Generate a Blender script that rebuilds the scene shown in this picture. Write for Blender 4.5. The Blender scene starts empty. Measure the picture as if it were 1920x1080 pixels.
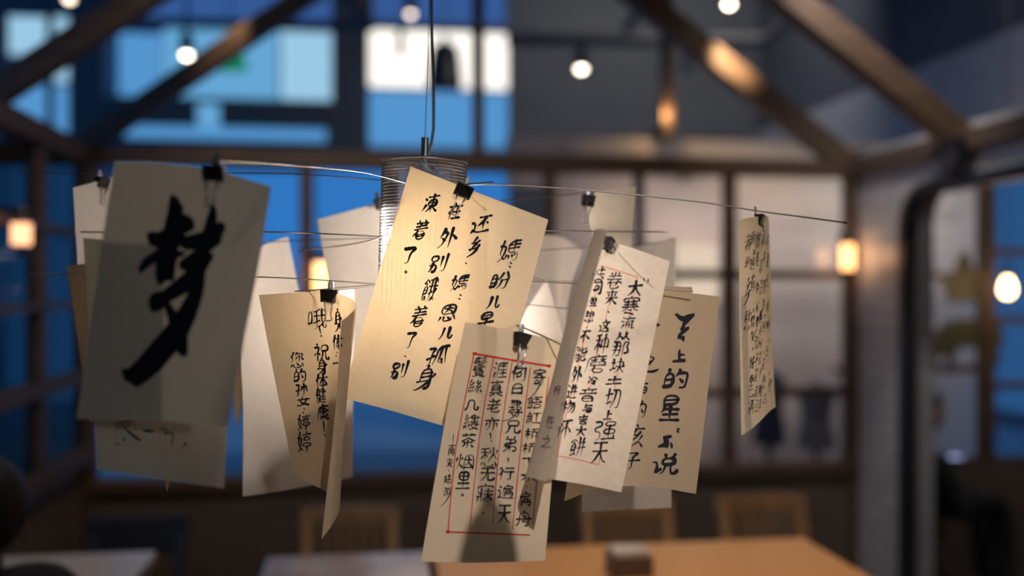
import bpy, bmesh, math, random
from mathutils import Vector, Matrix
from mathutils.bvhtree import BVHTree
from mathutils.geometry import tessellate_polygon
random.seed(7)
SC = bpy.context.scene
COL = SC.collection

# ------------------------------------------------------------------ camera
TH = math.radians(7.93)
CAM = Vector((0, 0, 1.45))
FW = Vector((math.sin(TH), math.cos(TH), 0))
RT = Vector((math.cos(TH), -math.sin(TH), 0))
UP = Vector((0, 0, 1))
F = 1920 * 35 / 36
cd = bpy.data.cameras.new('camera')
cd.lens = 35; cd.sensor_width = 36; cd.clip_start = .02; cd.clip_end = 200
cd.dof.use_dof = True; cd.dof.focus_distance = 1.12; cd.dof.aperture_fstop = 1.5
cam = bpy.data.objects.new('camera', cd); COL.objects.link(cam)
cam.location = CAM; cam.rotation_euler = (math.pi / 2, 0, -TH)
SC.camera = cam
SC.view_settings.view_transform = 'Standard'
SC.view_settings.look = 'None'
SC.view_settings.exposure = 0
SC.view_settings.gamma = 1
SC.view_settings.use_curve_mapping = False

# ------------------------------------------------------------------ dusk sky
W = bpy.data.worlds.new('dusk'); SC.world = W
W.use_nodes = True
nt = W.node_tree
bg = nt.nodes['Background']
tc = nt.nodes.new('ShaderNodeTexCoord'); sp = nt.nodes.new('ShaderNodeSeparateXYZ')
rp = nt.nodes.new('ShaderNodeValToRGB')
nt.links.new(tc.outputs['Generated'], sp.inputs[0])
mr = nt.nodes.new('ShaderNodeMapRange'); mr.inputs[1].default_value = -.3; mr.inputs[2].default_value = .5
nt.links.new(sp.outputs['Z'], mr.inputs[0]); nt.links.new(mr.outputs[0], rp.inputs[0])
rp.color_ramp.elements[0].color = (.012, .095, .30, 1)
rp.color_ramp.elements[1].color = (.03, .17, .46, 1)
e = rp.color_ramp.elements.new(.42); e.color = (.028, .20, .56, 1)
nt.links.new(rp.outputs[0], bg.inputs[0]); bg.inputs[1].default_value = 1.0


# ------------------------------------------------------------------ pixel -> place
def P(px, py, d):
    return CAM + (FW + RT * ((px - 960) / F) + UP * ((540 - py) / F)) * d
def rdir(px, py):
    return FW + RT * ((px - 960) / F) + UP * ((540 - py) / F)
def atY(px, py, Y):
    r = rdir(px, py); return CAM + r * (Y / r.y)
def atX(px, py, X):
    r = rdir(px, py); return CAM + r * (X / r.x)
def atZ(px, py, z):
    r = rdir(px, py); return CAM + r * ((z - CAM.z) / r.z)


# ------------------------------------------------------------------ materials
def mat(name, col, rough=.6, metal=0, emit=None, es=1, noise=None, bump=0, scale=20, spec=.5):
    m = bpy.data.materials.new(name); m.use_nodes = True
    n = m.node_tree; b = n.nodes['Principled BSDF']
    b.inputs['Base Color'].default_value = (*col, 1); b.inputs['Roughness'].default_value = rough
    b.inputs['Metallic'].default_value = metal; b.inputs['Specular IOR Level'].default_value = spec
    if emit:
        b.inputs['Emission Color'].default_value = (*emit, 1); b.inputs['Emission Strength'].default_value = es
    if noise or bump:
        t = n.nodes.new('ShaderNodeTexCoord'); x = n.nodes.new('ShaderNodeTexNoise')
        x.inputs['Scale'].default_value = scale; x.inputs['Detail'].default_value = 5
        n.links.new(t.outputs['Object'], x.inputs[0])
        if noise:
            r = n.nodes.new('ShaderNodeValToRGB')
            r.color_ramp.elements[0].position = .3; r.color_ramp.elements[1].position = .7
            r.color_ramp.elements[0].color = (*col, 1); r.color_ramp.elements[1].color = (*noise, 1)
            n.links.new(x.outputs[0], r.inputs[0]); n.links.new(r.outputs[0], b.inputs['Base Color'])
        if bump:
            u = n.nodes.new('ShaderNodeBump'); u.inputs['Strength'].default_value = bump; u.inputs['Distance'].default_value = .002
            n.links.new(x.outputs[0], u.inputs['Height']); n.links.new(u.outputs[0], b.inputs['Normal'])
    return m
def wood(name, a, c, rough=.5, axis=(1, 12, 12), spec=.5):
    m = mat(name, a, rough, spec=spec); n = m.node_tree; b = n.nodes['Principled BSDF']
    t = n.nodes.new('ShaderNodeTexCoord'); mp = n.nodes.new('ShaderNodeMapping'); x = n.nodes.new('ShaderNodeTexNoise')
    mp.inputs['Scale'].default_value = axis; x.inputs['Scale'].default_value = 4; x.inputs['Detail'].default_value = 6
    r = n.nodes.new('ShaderNodeValToRGB'); r.color_ramp.elements[0].position = .3; r.color_ramp.elements[1].position = .7
    r.color_ramp.elements[0].color = (*a, 1); r.color_ramp.elements[1].color = (*c, 1)
    n.links.new(t.outputs['Object'], mp.inputs[0]); n.links.new(mp.outputs[0], x.inputs[0])
    n.links.new(x.outputs[0], r.inputs[0]); n.links.new(r.outputs[0], b.inputs['Base Color'])
    return m
def brick(name, col, mortar):
    m = mat(name, col, .35); n = m.node_tree; b = n.nodes['Principled BSDF']
    t = n.nodes.new('ShaderNodeTexCoord'); s = n.nodes.new('ShaderNodeSeparateXYZ'); c = n.nodes.new('ShaderNodeCombineXYZ')
    k = n.nodes.new('ShaderNodeTexBrick')
    n.links.new(t.outputs['Object'], s.inputs[0]); n.links.new(s.outputs['Y'], c.inputs[0]); n.links.new(s.outputs['Z'], c.inputs[1])
    n.links.new(c.outputs[0], k.inputs['Vector'])
    k.inputs['Scale'].default_value = 1; k.inputs['Brick Width'].default_value = .2; k.inputs['Row Height'].default_value = .075
    k.inputs['Mortar Size'].default_value = .006; k.inputs['Color1'].default_value = (*col, 1)
    k.inputs['Color2'].default_value = (*[v * .85 for v in col], 1); k.inputs['Mortar'].default_value = (*mortar, 1)
    n.links.new(k.outputs['Color'], b.inputs['Base Color'])
    u = n.nodes.new('ShaderNodeBump'); u.inputs['Strength'].default_value = .4; u.inputs['Distance'].default_value = .004; u.invert = True
    n.links.new(k.outputs['Fac'], u.inputs['Height']); n.links.new(u.outputs[0], b.inputs['Normal'])
    return m
def glass(name, tint=(1, 1, 1), refl=.06, rough=.02):
    m = bpy.data.materials.new(name); m.use_nodes = True; n = m.node_tree
    n.nodes.remove(n.nodes['Principled BSDF']); o = n.nodes['Material Output']
    a = n.nodes.new('ShaderNodeBsdfTransparent'); a.inputs[0].default_value = (*tint, 1)
    g = n.nodes.new('ShaderNodeBsdfGlossy'); g.inputs['Roughness'].default_value = rough
    f = n.nodes.new('ShaderNodeFresnel'); f.inputs[0].default_value = 1.45
    x = n.nodes.new('ShaderNodeMixShader')
    n.links.new(f.outputs[0], x.inputs[0]); n.links.new(a.outputs[0], x.inputs[1]); n.links.new(g.outputs[0], x.inputs[2])
    n.links.new(x.outputs[0], o.inputs[0])
    return m
def frosted(name, clear=.6):
    m = bpy.data.materials.new(name); m.use_nodes = True; n = m.node_tree
    n.nodes.remove(n.nodes['Principled BSDF']); o = n.nodes['Material Output']
    a = n.nodes.new('ShaderNodeBsdfTransparent'); g = n.nodes.new('ShaderNodeBsdfTranslucent')
    g.inputs[0].default_value = (1, .95, .88, 1)
    x = n.nodes.new('ShaderNodeMixShader'); x.inputs[0].default_value = 1 - clear
    n.links.new(a.outputs[0], x.inputs[1]); n.links.new(g.outputs[0], x.inputs[2]); n.links.new(x.outputs[0], o.inputs[0])
    return m
def emitter(name, col, s):
    m = bpy.data.materials.new(name); m.use_nodes = True; n = m.node_tree
    n.nodes.remove(n.nodes['Principled BSDF']); e = n.nodes.new('ShaderNodeEmission')
    e.inputs[0].default_value = (*col, 1); e.inputs[1].default_value = s
    n.links.new(e.outputs[0], n.nodes['Material Output'].inputs[0]); return m
def paper(name, refl, trans, w):
    """thin rag paper: reflects one colour, lets a yellower light through, with faint fibres"""
    m = bpy.data.materials.new(name); m.use_nodes = True; n = m.node_tree
    n.nodes.remove(n.nodes['Principled BSDF']); o = n.nodes['Material Output']
    t = n.nodes.new('ShaderNodeTexCoord'); x = n.nodes.new('ShaderNodeTexNoise')
    mp = n.nodes.new('ShaderNodeMapping'); mp.inputs['Scale'].default_value = (1, 1, 1.6)
    x.inputs['Scale'].default_value = 90; x.inputs['Detail'].default_value = 8; x.inputs['Roughness'].default_value = .7
    n.links.new(t.outputs['Object'], mp.inputs[0]); n.links.new(mp.outputs[0], x.inputs[0])
    def tone(c, k):
        r = n.nodes.new('ShaderNodeValToRGB'); r.color_ramp.elements[0].position = .3; r.color_ramp.elements[1].position = .7
        r.color_ramp.elements[0].color = (*[v * k for v in c], 1); r.color_ramp.elements[1].color = (*c, 1)
        n.links.new(x.outputs[0], r.inputs[0]); return r
    d = n.nodes.new('ShaderNodeBsdfDiffuse'); g = n.nodes.new('ShaderNodeBsdfTranslucent')
    n.links.new(tone(refl, .95).outputs[0], d.inputs[0]); n.links.new(tone(trans, .82).outputs[0], g.inputs[0])
    s = n.nodes.new('ShaderNodeMixShader'); s.inputs[0].default_value = w
    n.links.new(d.outputs[0], s.inputs[1]); n.links.new(g.outputs[0], s.inputs[2]); n.links.new(s.outputs[0], o.inputs[0])
    return m

M = dict(
    timber=wood('timber', (.075, .045, .028), (.13, .08, .05), .55),
    darkwood=wood('dark wood boards', (.10, .075, .058), (.16, .12, .09), .5, (1.2, 1, 14)),
    tablewood=wood('oiled table wood', (.50, .25, .08), (.62, .34, .12), .4, (1, 14, 14)),
    palewood=wood('chair wood', (.28, .17, .09), (.38, .24, .13), .5, (8, 8, 1)),
    laminate=mat('pale glossy laminate', (.5, .48, .48), .18, noise=(.55, .52, .52), scale=8),
    gloss=mat('glossy patterned table top', (.3, .24, .22), .12, noise=(.5, .42, .4), scale=9),
    brick=brick('white glazed brick', (.52, .50, .50), (.36, .35, .36)),
    pale=mat('pale plaster', (.62, .56, .53), .8, noise=(.68, .62, .58), scale=3),
    dark=mat('dark paint', (.09, .095, .11), .7, noise=(.11, .115, .13), scale=3),
    floor=wood('floor boards', (.06, .045, .035), (.09, .07, .055), .4),
    ground=mat('wet paving', (.3, .32, .36), .5, noise=(.4, .42, .45), scale=2),
    black=mat('black enamel', (.012, .012, .014), .35),
    blackmetal=mat('black painted steel', (.02, .021, .025), .45),
    steel=mat('steel wire', (.36, .35, .33), .42, 1),
    mesh=mat('steel mesh', (.42, .42, .45), .35, 1),
    chrome=mat('brushed metal', (.6, .6, .63), .3, 1),
    grip=mat('anodised metal', (.35, .37, .42), .3, 1),
    cable=mat('grey cable sheath', (.2, .21, .23), .5),
    ink=mat('black ink', (.012, .015, .024), .75, spec=.2),
    blueink=mat('watery blue black ink', (.012, .02, .05), .75, spec=.2),
    red=mat('red ink', (.55, .03, .03), .7, spec=.2),
    pink=mat('faded red ink', (.85, .30, .24), .7, spec=.2),
    navy=mat('navy fabric', (.02, .028, .055), .8, noise=(.028, .036, .07), scale=60),
    greyblue=mat('blue grey fabric', (.10, .11, .14), .8, noise=(.12, .13, .16), scale=60),
    charcoal=mat('charcoal fabric', (.016, .018, .024), .9, noise=(.022, .024, .03), scale=60),
    hair=mat('black hair', (.008, .008, .012), .6, bump=.5, scale=120),
    skin=mat('skin', (.45, .28, .2), .55),
    olive=mat('olive vinyl', (.07, .065, .035), .6),
    leaf=mat('leaf', (.03, .16, .06), .5, noise=(.05, .22, .09), scale=12),
    glass=glass('window glass'),
    opal=frosted('frosted glass', .4),
    filament=emitter('glowing lamp', (1, .46, .17), 5),
    filamentdim=emitter('faintly glowing lamp', (1, .5, .26), 2.2),
    bulbw=emitter('warm white lamp', (1, .88, .68), 13),
    bulbd=emitter('dim lamp', (1, .8, .62), 5),
    core=emitter('glowing bulb', (1, .86, .66), 22),
    screen=emitter('phone screen', (.5, .6, 1), 1.2),
    lit=emitter('lit white window', (1, .95, .86), 1.35),
    litb=emitter('pale blue lit window', (.32, .58, .78), 1.0),
    litc=emitter('blue lit window', (.09, .3, .62), 1.0),
    litb2=emitter('blue white lit window', (.13, .38, .66), 1.0),
    litl=emitter('faint blue dusk glow', (.016, .085, .24), 1.0),  # emission imitates faint blue dusk behind the side openings
    litd=emitter('dim blue lit window', (.035, .1, .3), 1.0),
    litc2=emitter('blue dusk glow', (.03, .19, .56), 1.0),  # emission imitates blue dusk outside the back frame
    greymetal=mat('grey painted pipe', (.12, .12, .13), .5),
    bulbf=emitter('glowing filament bulb', (1, .66, .3), 14),
    greenglass=emitter('green glass shade', (.01, .2, .09), 1.0),
    shade=emitter('lit paper shade', (1, .8, .62), .8),
    nbrick=mat('neighbour wall', (.12, .14, .2), .8),
    xuan=paper('white rag paper', (.86, .79, .73), (.80, .66, .48), .42),
    thin=paper('brightened white rag paper', (.86, .80, .74), (.86, .74, .58), .62),  # copy of the white paper, passes more light to brighten its sheets
    dimmed=paper('thick white rag paper', (.74, .72, .64), (.70, .62, .46), .12),  # darker copy of the white paper for sheets that get less light
    creambright=paper('brightened cream rag paper', (.78, .70, .56), (.82, .62, .38), .40),  # copy of the cream paper, passes more light to brighten its sheet
    backlit=paper('backlit tan rag paper', (.50, .41, .30), (.68, .50, .30), .30),  # brown of light shining through, put into the paper colour
    cream=paper('cream rag paper', (.74, .64, .48), (.76, .54, .29), .22),  # base tone includes some of the brown of light shining through
)


# ------------------------------------------------------------------ building blocks
def tag(o, label=None, cat=None, group=None, kind=None):
    if label: o['label'] = label
    if cat: o['category'] = cat
    if group: o['group'] = group
    if kind: o['kind'] = kind
    return o
def empty(name, loc, rz=0):
    o = bpy.data.objects.new(name, None); COL.objects.link(o); o.location = loc; o.rotation_euler = (0, 0, rz)
    o.empty_display_size = .05
    return o
def obj(name, vs, fs, m, parent=None, loc=None, smooth=False):
    """mesh from world-space vertices (parent given: placed relative to the parent's origin)"""
    me = bpy.data.meshes.new(name)
    base = Vector(loc) if loc is not None else (parent_origin(parent) if parent else Vector((0, 0, 0)))
    me.from_pydata([Vector(v) - base for v in vs], [], fs); me.update()
    if m: me.materials.append(M[m])
    if smooth:
        for p in me.polygons: p.use_smooth = True
    o = bpy.data.objects.new(name, me); COL.objects.link(o)
    if parent: o.parent = parent; o.location = base - parent_origin(parent)
    else: o.location = base
    return o
def parent_origin(p):
    v = Vector((0, 0, 0))
    while p: v += Vector(p.location); p = p.parent
    return v
class MB:
    def __init__(s): s.v = []; s.f = []
    def add(s, vs, fs):
        k = len(s.v); s.v += [Vector(v) for v in vs]; s.f += [tuple(i + k for i in f) for f in fs]; return s
    def box(s, a, b):
        (x0, y0, z0), (x1, y1, z1) = a, b
        return s.add([(x0, y0, z0), (x1, y0, z0), (x1, y1, z0), (x0, y1, z0), (x0, y0, z1), (x1, y0, z1), (x1, y1, z1), (x0, y1, z1)],
                     [(0, 3, 2, 1), (4, 5, 6, 7), (0, 1, 5, 4), (1, 2, 6, 5), (2, 3, 7, 6), (3, 0, 4, 7)])
    def bar(s, p, q, w, h, up=(0, 0, 1)):
        p, q = Vector(p), Vector(q); d = (q - p).normalized(); u = Vector(up)
        if abs(d.dot(u)) > .95: u = Vector((0, 1, 0))
        a = d.cross(u).normalized() * w / 2; b = a.cross(d).normalized() * h / 2
        vs = [p - a - b, p + a - b, p + a + b, p - a + b, q - a - b, q + a - b, q + a + b, q - a + b]
        return s.add(vs, [(0, 3, 2, 1), (4, 5, 6, 7), (0, 1, 5, 4), (1, 2, 6, 5), (2, 3, 7, 6), (3, 0, 4, 7)])
    def tube(s, pts, r, n=8, cap=True):
        pts = [Vector(p) for p in pts]; k = len(s.v); R = r if isinstance(r, (list, tuple)) else [r] * len(pts)
        prev = None
        for i, p in enumerate(pts):
            d = (pts[min(i + 1, len(pts) - 1)] - pts[max(i - 1, 0)]).normalized()
            if prev is None:
                u = Vector((0, 0, 1)) if abs(d.z) < .9 else Vector((1, 0, 0))
                a = d.cross(u).normalized()
            else: a = (prev - d * prev.dot(d)).normalized()
            prev = a; b = d.cross(a)
            for j in range(n):
                t = 2 * math.pi * j / n; s.v.append(p + (a * math.cos(t) + b * math.sin(t)) * R[i])
        for i in range(len(pts) - 1):
            for j in range(n):
                j2 = (j + 1) % n
                s.f.append((k + i * n + j, k + i * n + j2, k + (i + 1) * n + j2, k + (i + 1) * n + j))
        if cap:
            s.f.append(tuple(k + j for j in range(n))[::-1]); s.f.append(tuple(k + (len(pts) - 1) * n + j for j in range(n)))
        return s
    def lathe(s, c, prof, n=24, ax=None):
        """prof: (radius, height) list about the upright axis through c, or about direction ax"""
        c = Vector(c); k = len(s.v); q = Vector((0, 0, 1)).rotation_difference(Vector(ax)) if ax else None
        for r, h in prof:
            for j in range(n):
                t = 2 * math.pi * j / n; p = Vector((r * math.cos(t), r * math.sin(t), h))
                s.v.append(c + (q @ p if q else p))
        for i in range(len(prof) - 1):
            for j in range(n):
                j2 = (j + 1) % n
                s.f.append((k + i * n + j, k + i * n + j2, k + (i + 1) * n + j2, k + (i + 1) * n + j))
        return s
    def build(s, name, m, parent=None, loc=None, smooth=False, bevel=0):
        o = obj(name, s.v, s.f, m, parent, loc, smooth)
        if bevel:
            b = o.modifiers.new('bevel', 'BEVEL'); b.width = bevel; b.segments = 2; b.limit_method = 'ANGLE'
        return o
def struct(name, mb, m, parent=None, bevel=0):
    o = mb.build(name, m, parent, bevel=bevel)
    if not parent: o['kind'] = 'structure'
    return o
def light(name, kind, loc, power, col, parent=None, radius=.02, target=None, cone=60, blend=.5, size=None):
    l = bpy.data.lights.new(name, kind); l.energy = power; l.color = col
    o = bpy.data.objects.new(name, l); COL.objects.link(o)
    if kind == 'AREA':
        l.shape = 'RECTANGLE'; l.size, l.size_y = size
    else: l.shadow_soft_size = radius
    if kind == 'SPOT': l.spot_size = math.radians(cone); l.spot_blend = blend
    o.location = Vector(loc) - (parent_origin(parent) if parent else Vector((0, 0, 0)))
    if target is not None:
        o.rotation_euler = (Vector(target) - Vector(loc)).to_track_quat('-Z', 'Y').to_euler()
    if parent: o.parent = parent
    return o


# ------------------------------------------------------------------ the room
XL, XR, YB, EAVE = -1.145, 2.13, 4.2, 1.98
struct('floor', MB().box((-1.3, -1.6, -.06), (3.7, 9.0, 0)), 'floor')
g = MB().box((-30, -6, -.16), (30, 40, -.07)).build('ground', 'ground'); g['kind'] = 'structure'
struct('ceiling', MB().box((-3.4, -1.7, 5.0), (3.8, 9.1, 5.1)), 'dark')
struct('wall_behind', MB().box((-1.4, -1.7, 0), (3.75, -1.6, 5.0)), 'pale')
struct('wall_left_near', MB().box((-1.4, -1.6, 0), (-1.28, 2.5, 5.0)), 'pale')
struct('wall_right_lower', MB().box((3.6, 1.4, 0), (3.75, 4.5, 2.1)), 'brick')
struct('wall_right_near', MB().box((3.6, -1.6, 0), (3.75, 1.4, 5.0)), 'brick')
def panel(Y, bounds, holes, th=.1):
    """upright wall in the plane Y with rectangular openings, everything given as seen from the camera"""
    def xz(x0, x1, y0, y1):
        c = (x0 + x1) / 2
        return atY(x0, 500, Y).x, atY(x1, 500, Y).x, atY(c, y1, Y).z, atY(c, y0, Y).z
    B = xz(*bounds); H = [xz(*h) for h in holes]
    B = (B[0], B[1], max(B[2], 0) if bounds[3] > 800 else B[2], B[3])
    xs = sorted({B[0], B[1]} | {v for h in H for v in h[:2] if B[0] < v < B[1]})
    zs = sorted({B[2], B[3]} | {v for h in H for v in h[2:] if B[2] < v < B[3]})
    mb = MB()
    for a, b in zip(xs, xs[1:]):
        run = None
        for c, d in zip(zs, zs[1:]):
            mx, mz = (a + b) / 2, (c + d) / 2
            hole = any(h[0] < mx < h[1] and h[2] < mz < h[3] for h in H)
            if not hole: run = [run[0], d] if run else [c, d]
            if (hole or d == zs[-1]) and run: mb.box((a, Y, run[0]), (b, Y + th, run[1])); run = None
    return mb
# far side of the hall: dark steel facade with openings, dark wall on the right
struct('wall_far_left', panel(9.0, (-80, 955, -330, 306), [
    (8, 86, 25, 255), (95, 128, 25, 255), (192, 622, 48, 184), (250, 622, -260, 38), (230, 612, 235, 262),
    (366, 412, 190, 235), (692, 957, 54, 278), (700, 950, -260, 44)]), 'dark')  # the narrow opening shows a lit pane imitating a streak reflection
struct('wall_far_right', MB().box((atY(955, 500, 9).x, 9.0, 0), (3.8, 9.1, 5.0)), 'dark')
# right side of the hall: glazed brick above, dark paint over it, open below
struct('wall_right_upper', MB().box((3.6, 1.4, 2.1), (3.75, 9.0, 2.92)), 'brick')
struct('wall_right_top', MB().box((3.6, 1.4, 2.92), (3.75, 9.0, 5.0)), 'dark')
# pale wall behind the right half of the glazed timber frame
struct('wall_annex', MB().box((atY(1032, 500, 5.5).x, 5.5, 0), (3.58, 5.6, 2.3)).box((atY(952, 500, 5.5).x, 5.5, 2.02), (atY(1032, 500, 5.5).x, 5.6, 2.3)), 'pale')
struct('trim_6', MB().box((atY(1238, 500, 5.45).x, 5.4, 2.3), (atY(1258, 500, 5.45).x, 5.48, 3.3)), 'timber')

# low walls of the timber house
struct('wall_back', MB().box((XL, YB - .03, 0), (XR, YB + .05, .64)), 'darkwood')
struct('wall_left', MB().box((XL - .08, 1.2, 0), (XL, YB, .75)), 'darkwood')
wr = MB().box((XR, 3.76, 0), (XR + .12, YB, 2.05)).box((XR, -1.4, 1.86), (XR + .12, 3.76, 2.05)).box((XR, -1.4, 0), (XR + .12, .6, 1.86))
rr = .16                                       # rounded top corner of the opening
arc = [(3.76 - rr + rr * math.sin(a), 1.86 - rr + rr * math.cos(a)) for a in [i * math.pi / 16 for i in range(9)]]
poly = [(3.76, 1.86)] + arc[::-1]
wr.add([(XR, y, z) for y, z in poly] + [(XR + .12, y, z) for y, z in poly],
       [tuple(range(len(poly))), tuple(range(len(poly) * 2 - 1, len(poly) - 1, -1))])
struct('wall_right', wr, 'brick')
fr = MB(); path = [Vector((XR - .012, 3.735, .02)), Vector((XR - .012, 3.735, 1.68))] + [Vector((XR - .012, y - .025, z - .025)) for y, z in arc[::-1]] + [Vector((XR - .012, 3.2, 1.835)), Vector((XR - .012, .64, 1.835))]
for a, b in zip(path, path[1:]): fr.bar(a, b, .05, .05, (1, 0, 0))
struct('trim_7', fr, 'blackmetal')

# timber frame: posts, eave beams, two pairs of rafters, king posts
def frame_member(n, a, b, w=.085, h=.085): struct('trim_%d' % n, MB().bar(a, b, w, h), 'timber', bevel=.006)
frame_member(1, (XL, YB, 0), (XL, YB, EAVE))
frame_member(2, (XR, YB, 0), (XR, YB, EAVE))
frame_member(3, (XL - .04, YB, EAVE), (XR + .04, YB, EAVE), .085, .075)
frame_member(4, (XL, .9, EAVE), (XL, YB, EAVE), .085, .075)
frame_member(5, (XR, .9, EAVE), (XR, YB, EAVE), .085, .075)
XC = (XL + XR) / 2; APEX = EAVE + (XR - XC) * .735
for k, y in enumerate((YB, 3.36)):
    frame_member(8 + 3 * k, (XL - .16 * k, y, EAVE + .045 - .04 * k), (XC, y, APEX + .04 + .05 * k), .08, .085)
    frame_member(9 + 3 * k, (XR, y, EAVE), (XC, y, APEX), .09, .1)
frame_member(10, (.44, YB, EAVE), (.44, YB, APEX - .06), .05, .05)

# windows of the timber house
def zpx(px, py, Y): return atY(px, py, Y).z
w1 = MB(); Z0, Z1 = .66, EAVE - .035
for px, w in ((575, .055), (1030, .05), (1198, .035), (1367, .05)):
    x = atY(px, 500, YB).x; w1.box((x - w / 2, YB - .03, Z0), (x + w / 2, YB + .03, Z1))
xr0 = atY(1198, 500, YB).x
for z in (1.509, .99): w1.box((xr0, YB - .024, z - .02), (XR, YB + .024, z + .02))
w1.box((XL, YB - .06, Z0 - .03), (XR, YB + .06, Z0 + .02))
win1 = struct('window_1', w1, 'timber')
xs = [XL, atY(575, 500, YB).x, atY(1030, 500, YB).x, atY(1198, 500, YB).x, atY(1367, 500, YB).x, XR]
for a, b in zip(xs, xs[1:]): MB().box((a + .02, YB - .003, Z0), (b - .02, YB + .003, Z1)).build('pane', 'glass', win1)
w2 = MB(); yp = [1.25, 1.95, 2.65, 3.6]
for y in yp: w2.box((XL - .03, y - .025, .79), (XL + .03, y + .025, EAVE - .03))
for z, h in ((1.66, .028), (1.384, .024), (1.10, .05), (.785, .06)): w2.box((XL - .035, 1.2, z - h / 2), (XL + .035, YB, z + h / 2))
win2 = struct('window_2', w2, 'timber')
for a, b in zip(yp, yp[1:] + [YB]): MB().box((XL - .003, a + .02, .79), (XL + .003, b - .02, EAVE - .03)).build('pane', 'glass', win2)
# partition seen through the arched opening
YP = 4.62
struct('wall_partition', MB().box((XR + .12, YP - .04, 0), (3.58, YP + .04, .57)), 'darkwood')
w3 = MB(); xm = atY(1848, 500, YP).x
w3.box((XR + .12, YP - .035, .56), (3.58, YP + .035, .60)).box((xm - .035, YP - .03, .6), (xm + .035, YP + .03, 2.05))
w3.box((XR + .12, YP - .03, 2.02), (3.58, YP + .03, 2.08))
for z in (1.51, 1.045): w3.box((XR + .12, YP - .022, z - .018), (xm, YP + .022, z + .018))
for z in (1.63, 1.29, .96): w3.box((xm, YP - .022, z - .018), (3.58, YP + .022, z + .018))
win3 = struct('window_3', w3, 'timber')
MB().box((XR + .13, YP - .003, .6), (xm - .03, YP + .003, 2.02)).build('pane', 'glass', win3)
MB().box((xm + .03, YP - .003, .6), (3.56, YP + .003, 2.02)).build('pane', 'glass', win3)

# ------------------------------------------------------------------ street outside
nb = empty('neighbouring_building', (atY(560, 500, 14).x, 14, 0)); tag(nb, 'building across the street with large lit windows behind the far facade', 'building')
def slab(name, px0, px1, py0, py1, Y, m, parent, th=.08):
    c = (px0 + px1) / 2; a = atY(px0, 500, Y).x; b = atY(px1, 500, Y).x
    return MB().box((a, Y, max(atY(c, py1, Y).z, -.05)), (b, Y + th, atY(c, py0, Y).z)).build(name, m, parent)
a, b = atY(150, 500, 14).x, atY(1050, 500, 14).x
MB().box((a, 14.1, -.05), (b, 17, 7.5)).build('facade', 'nbrick', nb)
for px0, px1, py0, py1, m in ((188, 300, 62, 178, 'litc'), (305, 520, 56, 182, 'litb2'), (526, 622, 56, 190, 'litb'), (250, 622, -40, 36, 'litd'),
                              (688, 962, 54, 163, 'lit'), (690, 958, 172, 275, 'litc'), (700, 950, -60, 40, 'litd'), (228, 612, 236, 262, 'litc'),
                              (366, 412, 190, 234, 'litb2'), (170, 565, 318, 830, 'litc2'), (590, 1040, 318, 820, 'litc2')):  # narrow pane imitates a streak reflection, the two tallest imitate blue dusk
    slab('window', px0, px1, py0, py1, 14.0, m, nb)
lb = empty('street_side_building', (atY(60, 500, 12).x, 12, 0)); tag(lb, 'building with pale blue lit windows beyond the upper left corner', 'building')
MB().box((atY(-60, 500, 12).x, 12.1, -.05), (atY(140, 500, 12).x, 14, 5.6)).build('facade', 'nbrick', lb)
slab('window', 12, 88, 30, 100, 12, 'litb', lb); slab('window', 92, 130, 28, 152, 12, 'litb', lb); slab('window', 10, 128, 160, 250, 12, 'litc', lb); slab('window', -58, 136, 285, 860, 12, 'litl', lb)  # lowest pane glows in place of dusk behind the left windows
rb = empty('passage_side_building', (7, 8, 0)); tag(rb, 'added dim blue building beyond the panes of the right opening', 'building')
MB().box((7, 4.6, -.05), (9, 14, 6)).build('facade', 'nbrick', rb)
for y0, y1 in ((4.8, 7.6), (7.8, 10.4), (10.6, 13.6)): MB().box((6.93, y0, .1), (7, y1, 2.9)).build('window', 'litl', rb)  # glowing panes set the dim dusk tone of the right opening
# shrubs beyond the left windows
def shrub(loc, r, label):
    root = empty('shrub', loc); tag(root, label, 'shrub')
    mb = MB()
    for i in range(260):
        t, u = random.random() * 6.283, random.random(); rad = r * (.5 + .5 * random.random())
        c = Vector((loc[0] + rad * math.cos(t) * math.sqrt(1 - (2 * u - 1) ** 2), loc[1] + rad * math.sin(t) * math.sqrt(1 - (2 * u - 1) ** 2), loc[2] + r * 1.25 + rad * (2 * u - 1) * 1.2))
        a = Vector((random.uniform(-1, 1), random.uniform(-1, 1), random.uniform(-1, 1))).normalized() * .075
        b = a.cross(Vector((random.random(), random.random(), 1))).normalized() * .03
        mb.add([c - a, c - a * .2 + b, c + a, c - a * .2 - b], [(0, 1, 2, 3)])
    mb.build('foliage', 'leaf', root)
    MB().tube([Vector(loc), Vector(loc) + Vector((0.02, 0, r))], [.04, .02]).build('stem', 'timber', root)
shrub((-2.15, 4.4, -.07), .62, 'green shrub outside the left window behind the hanging lantern')

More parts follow.
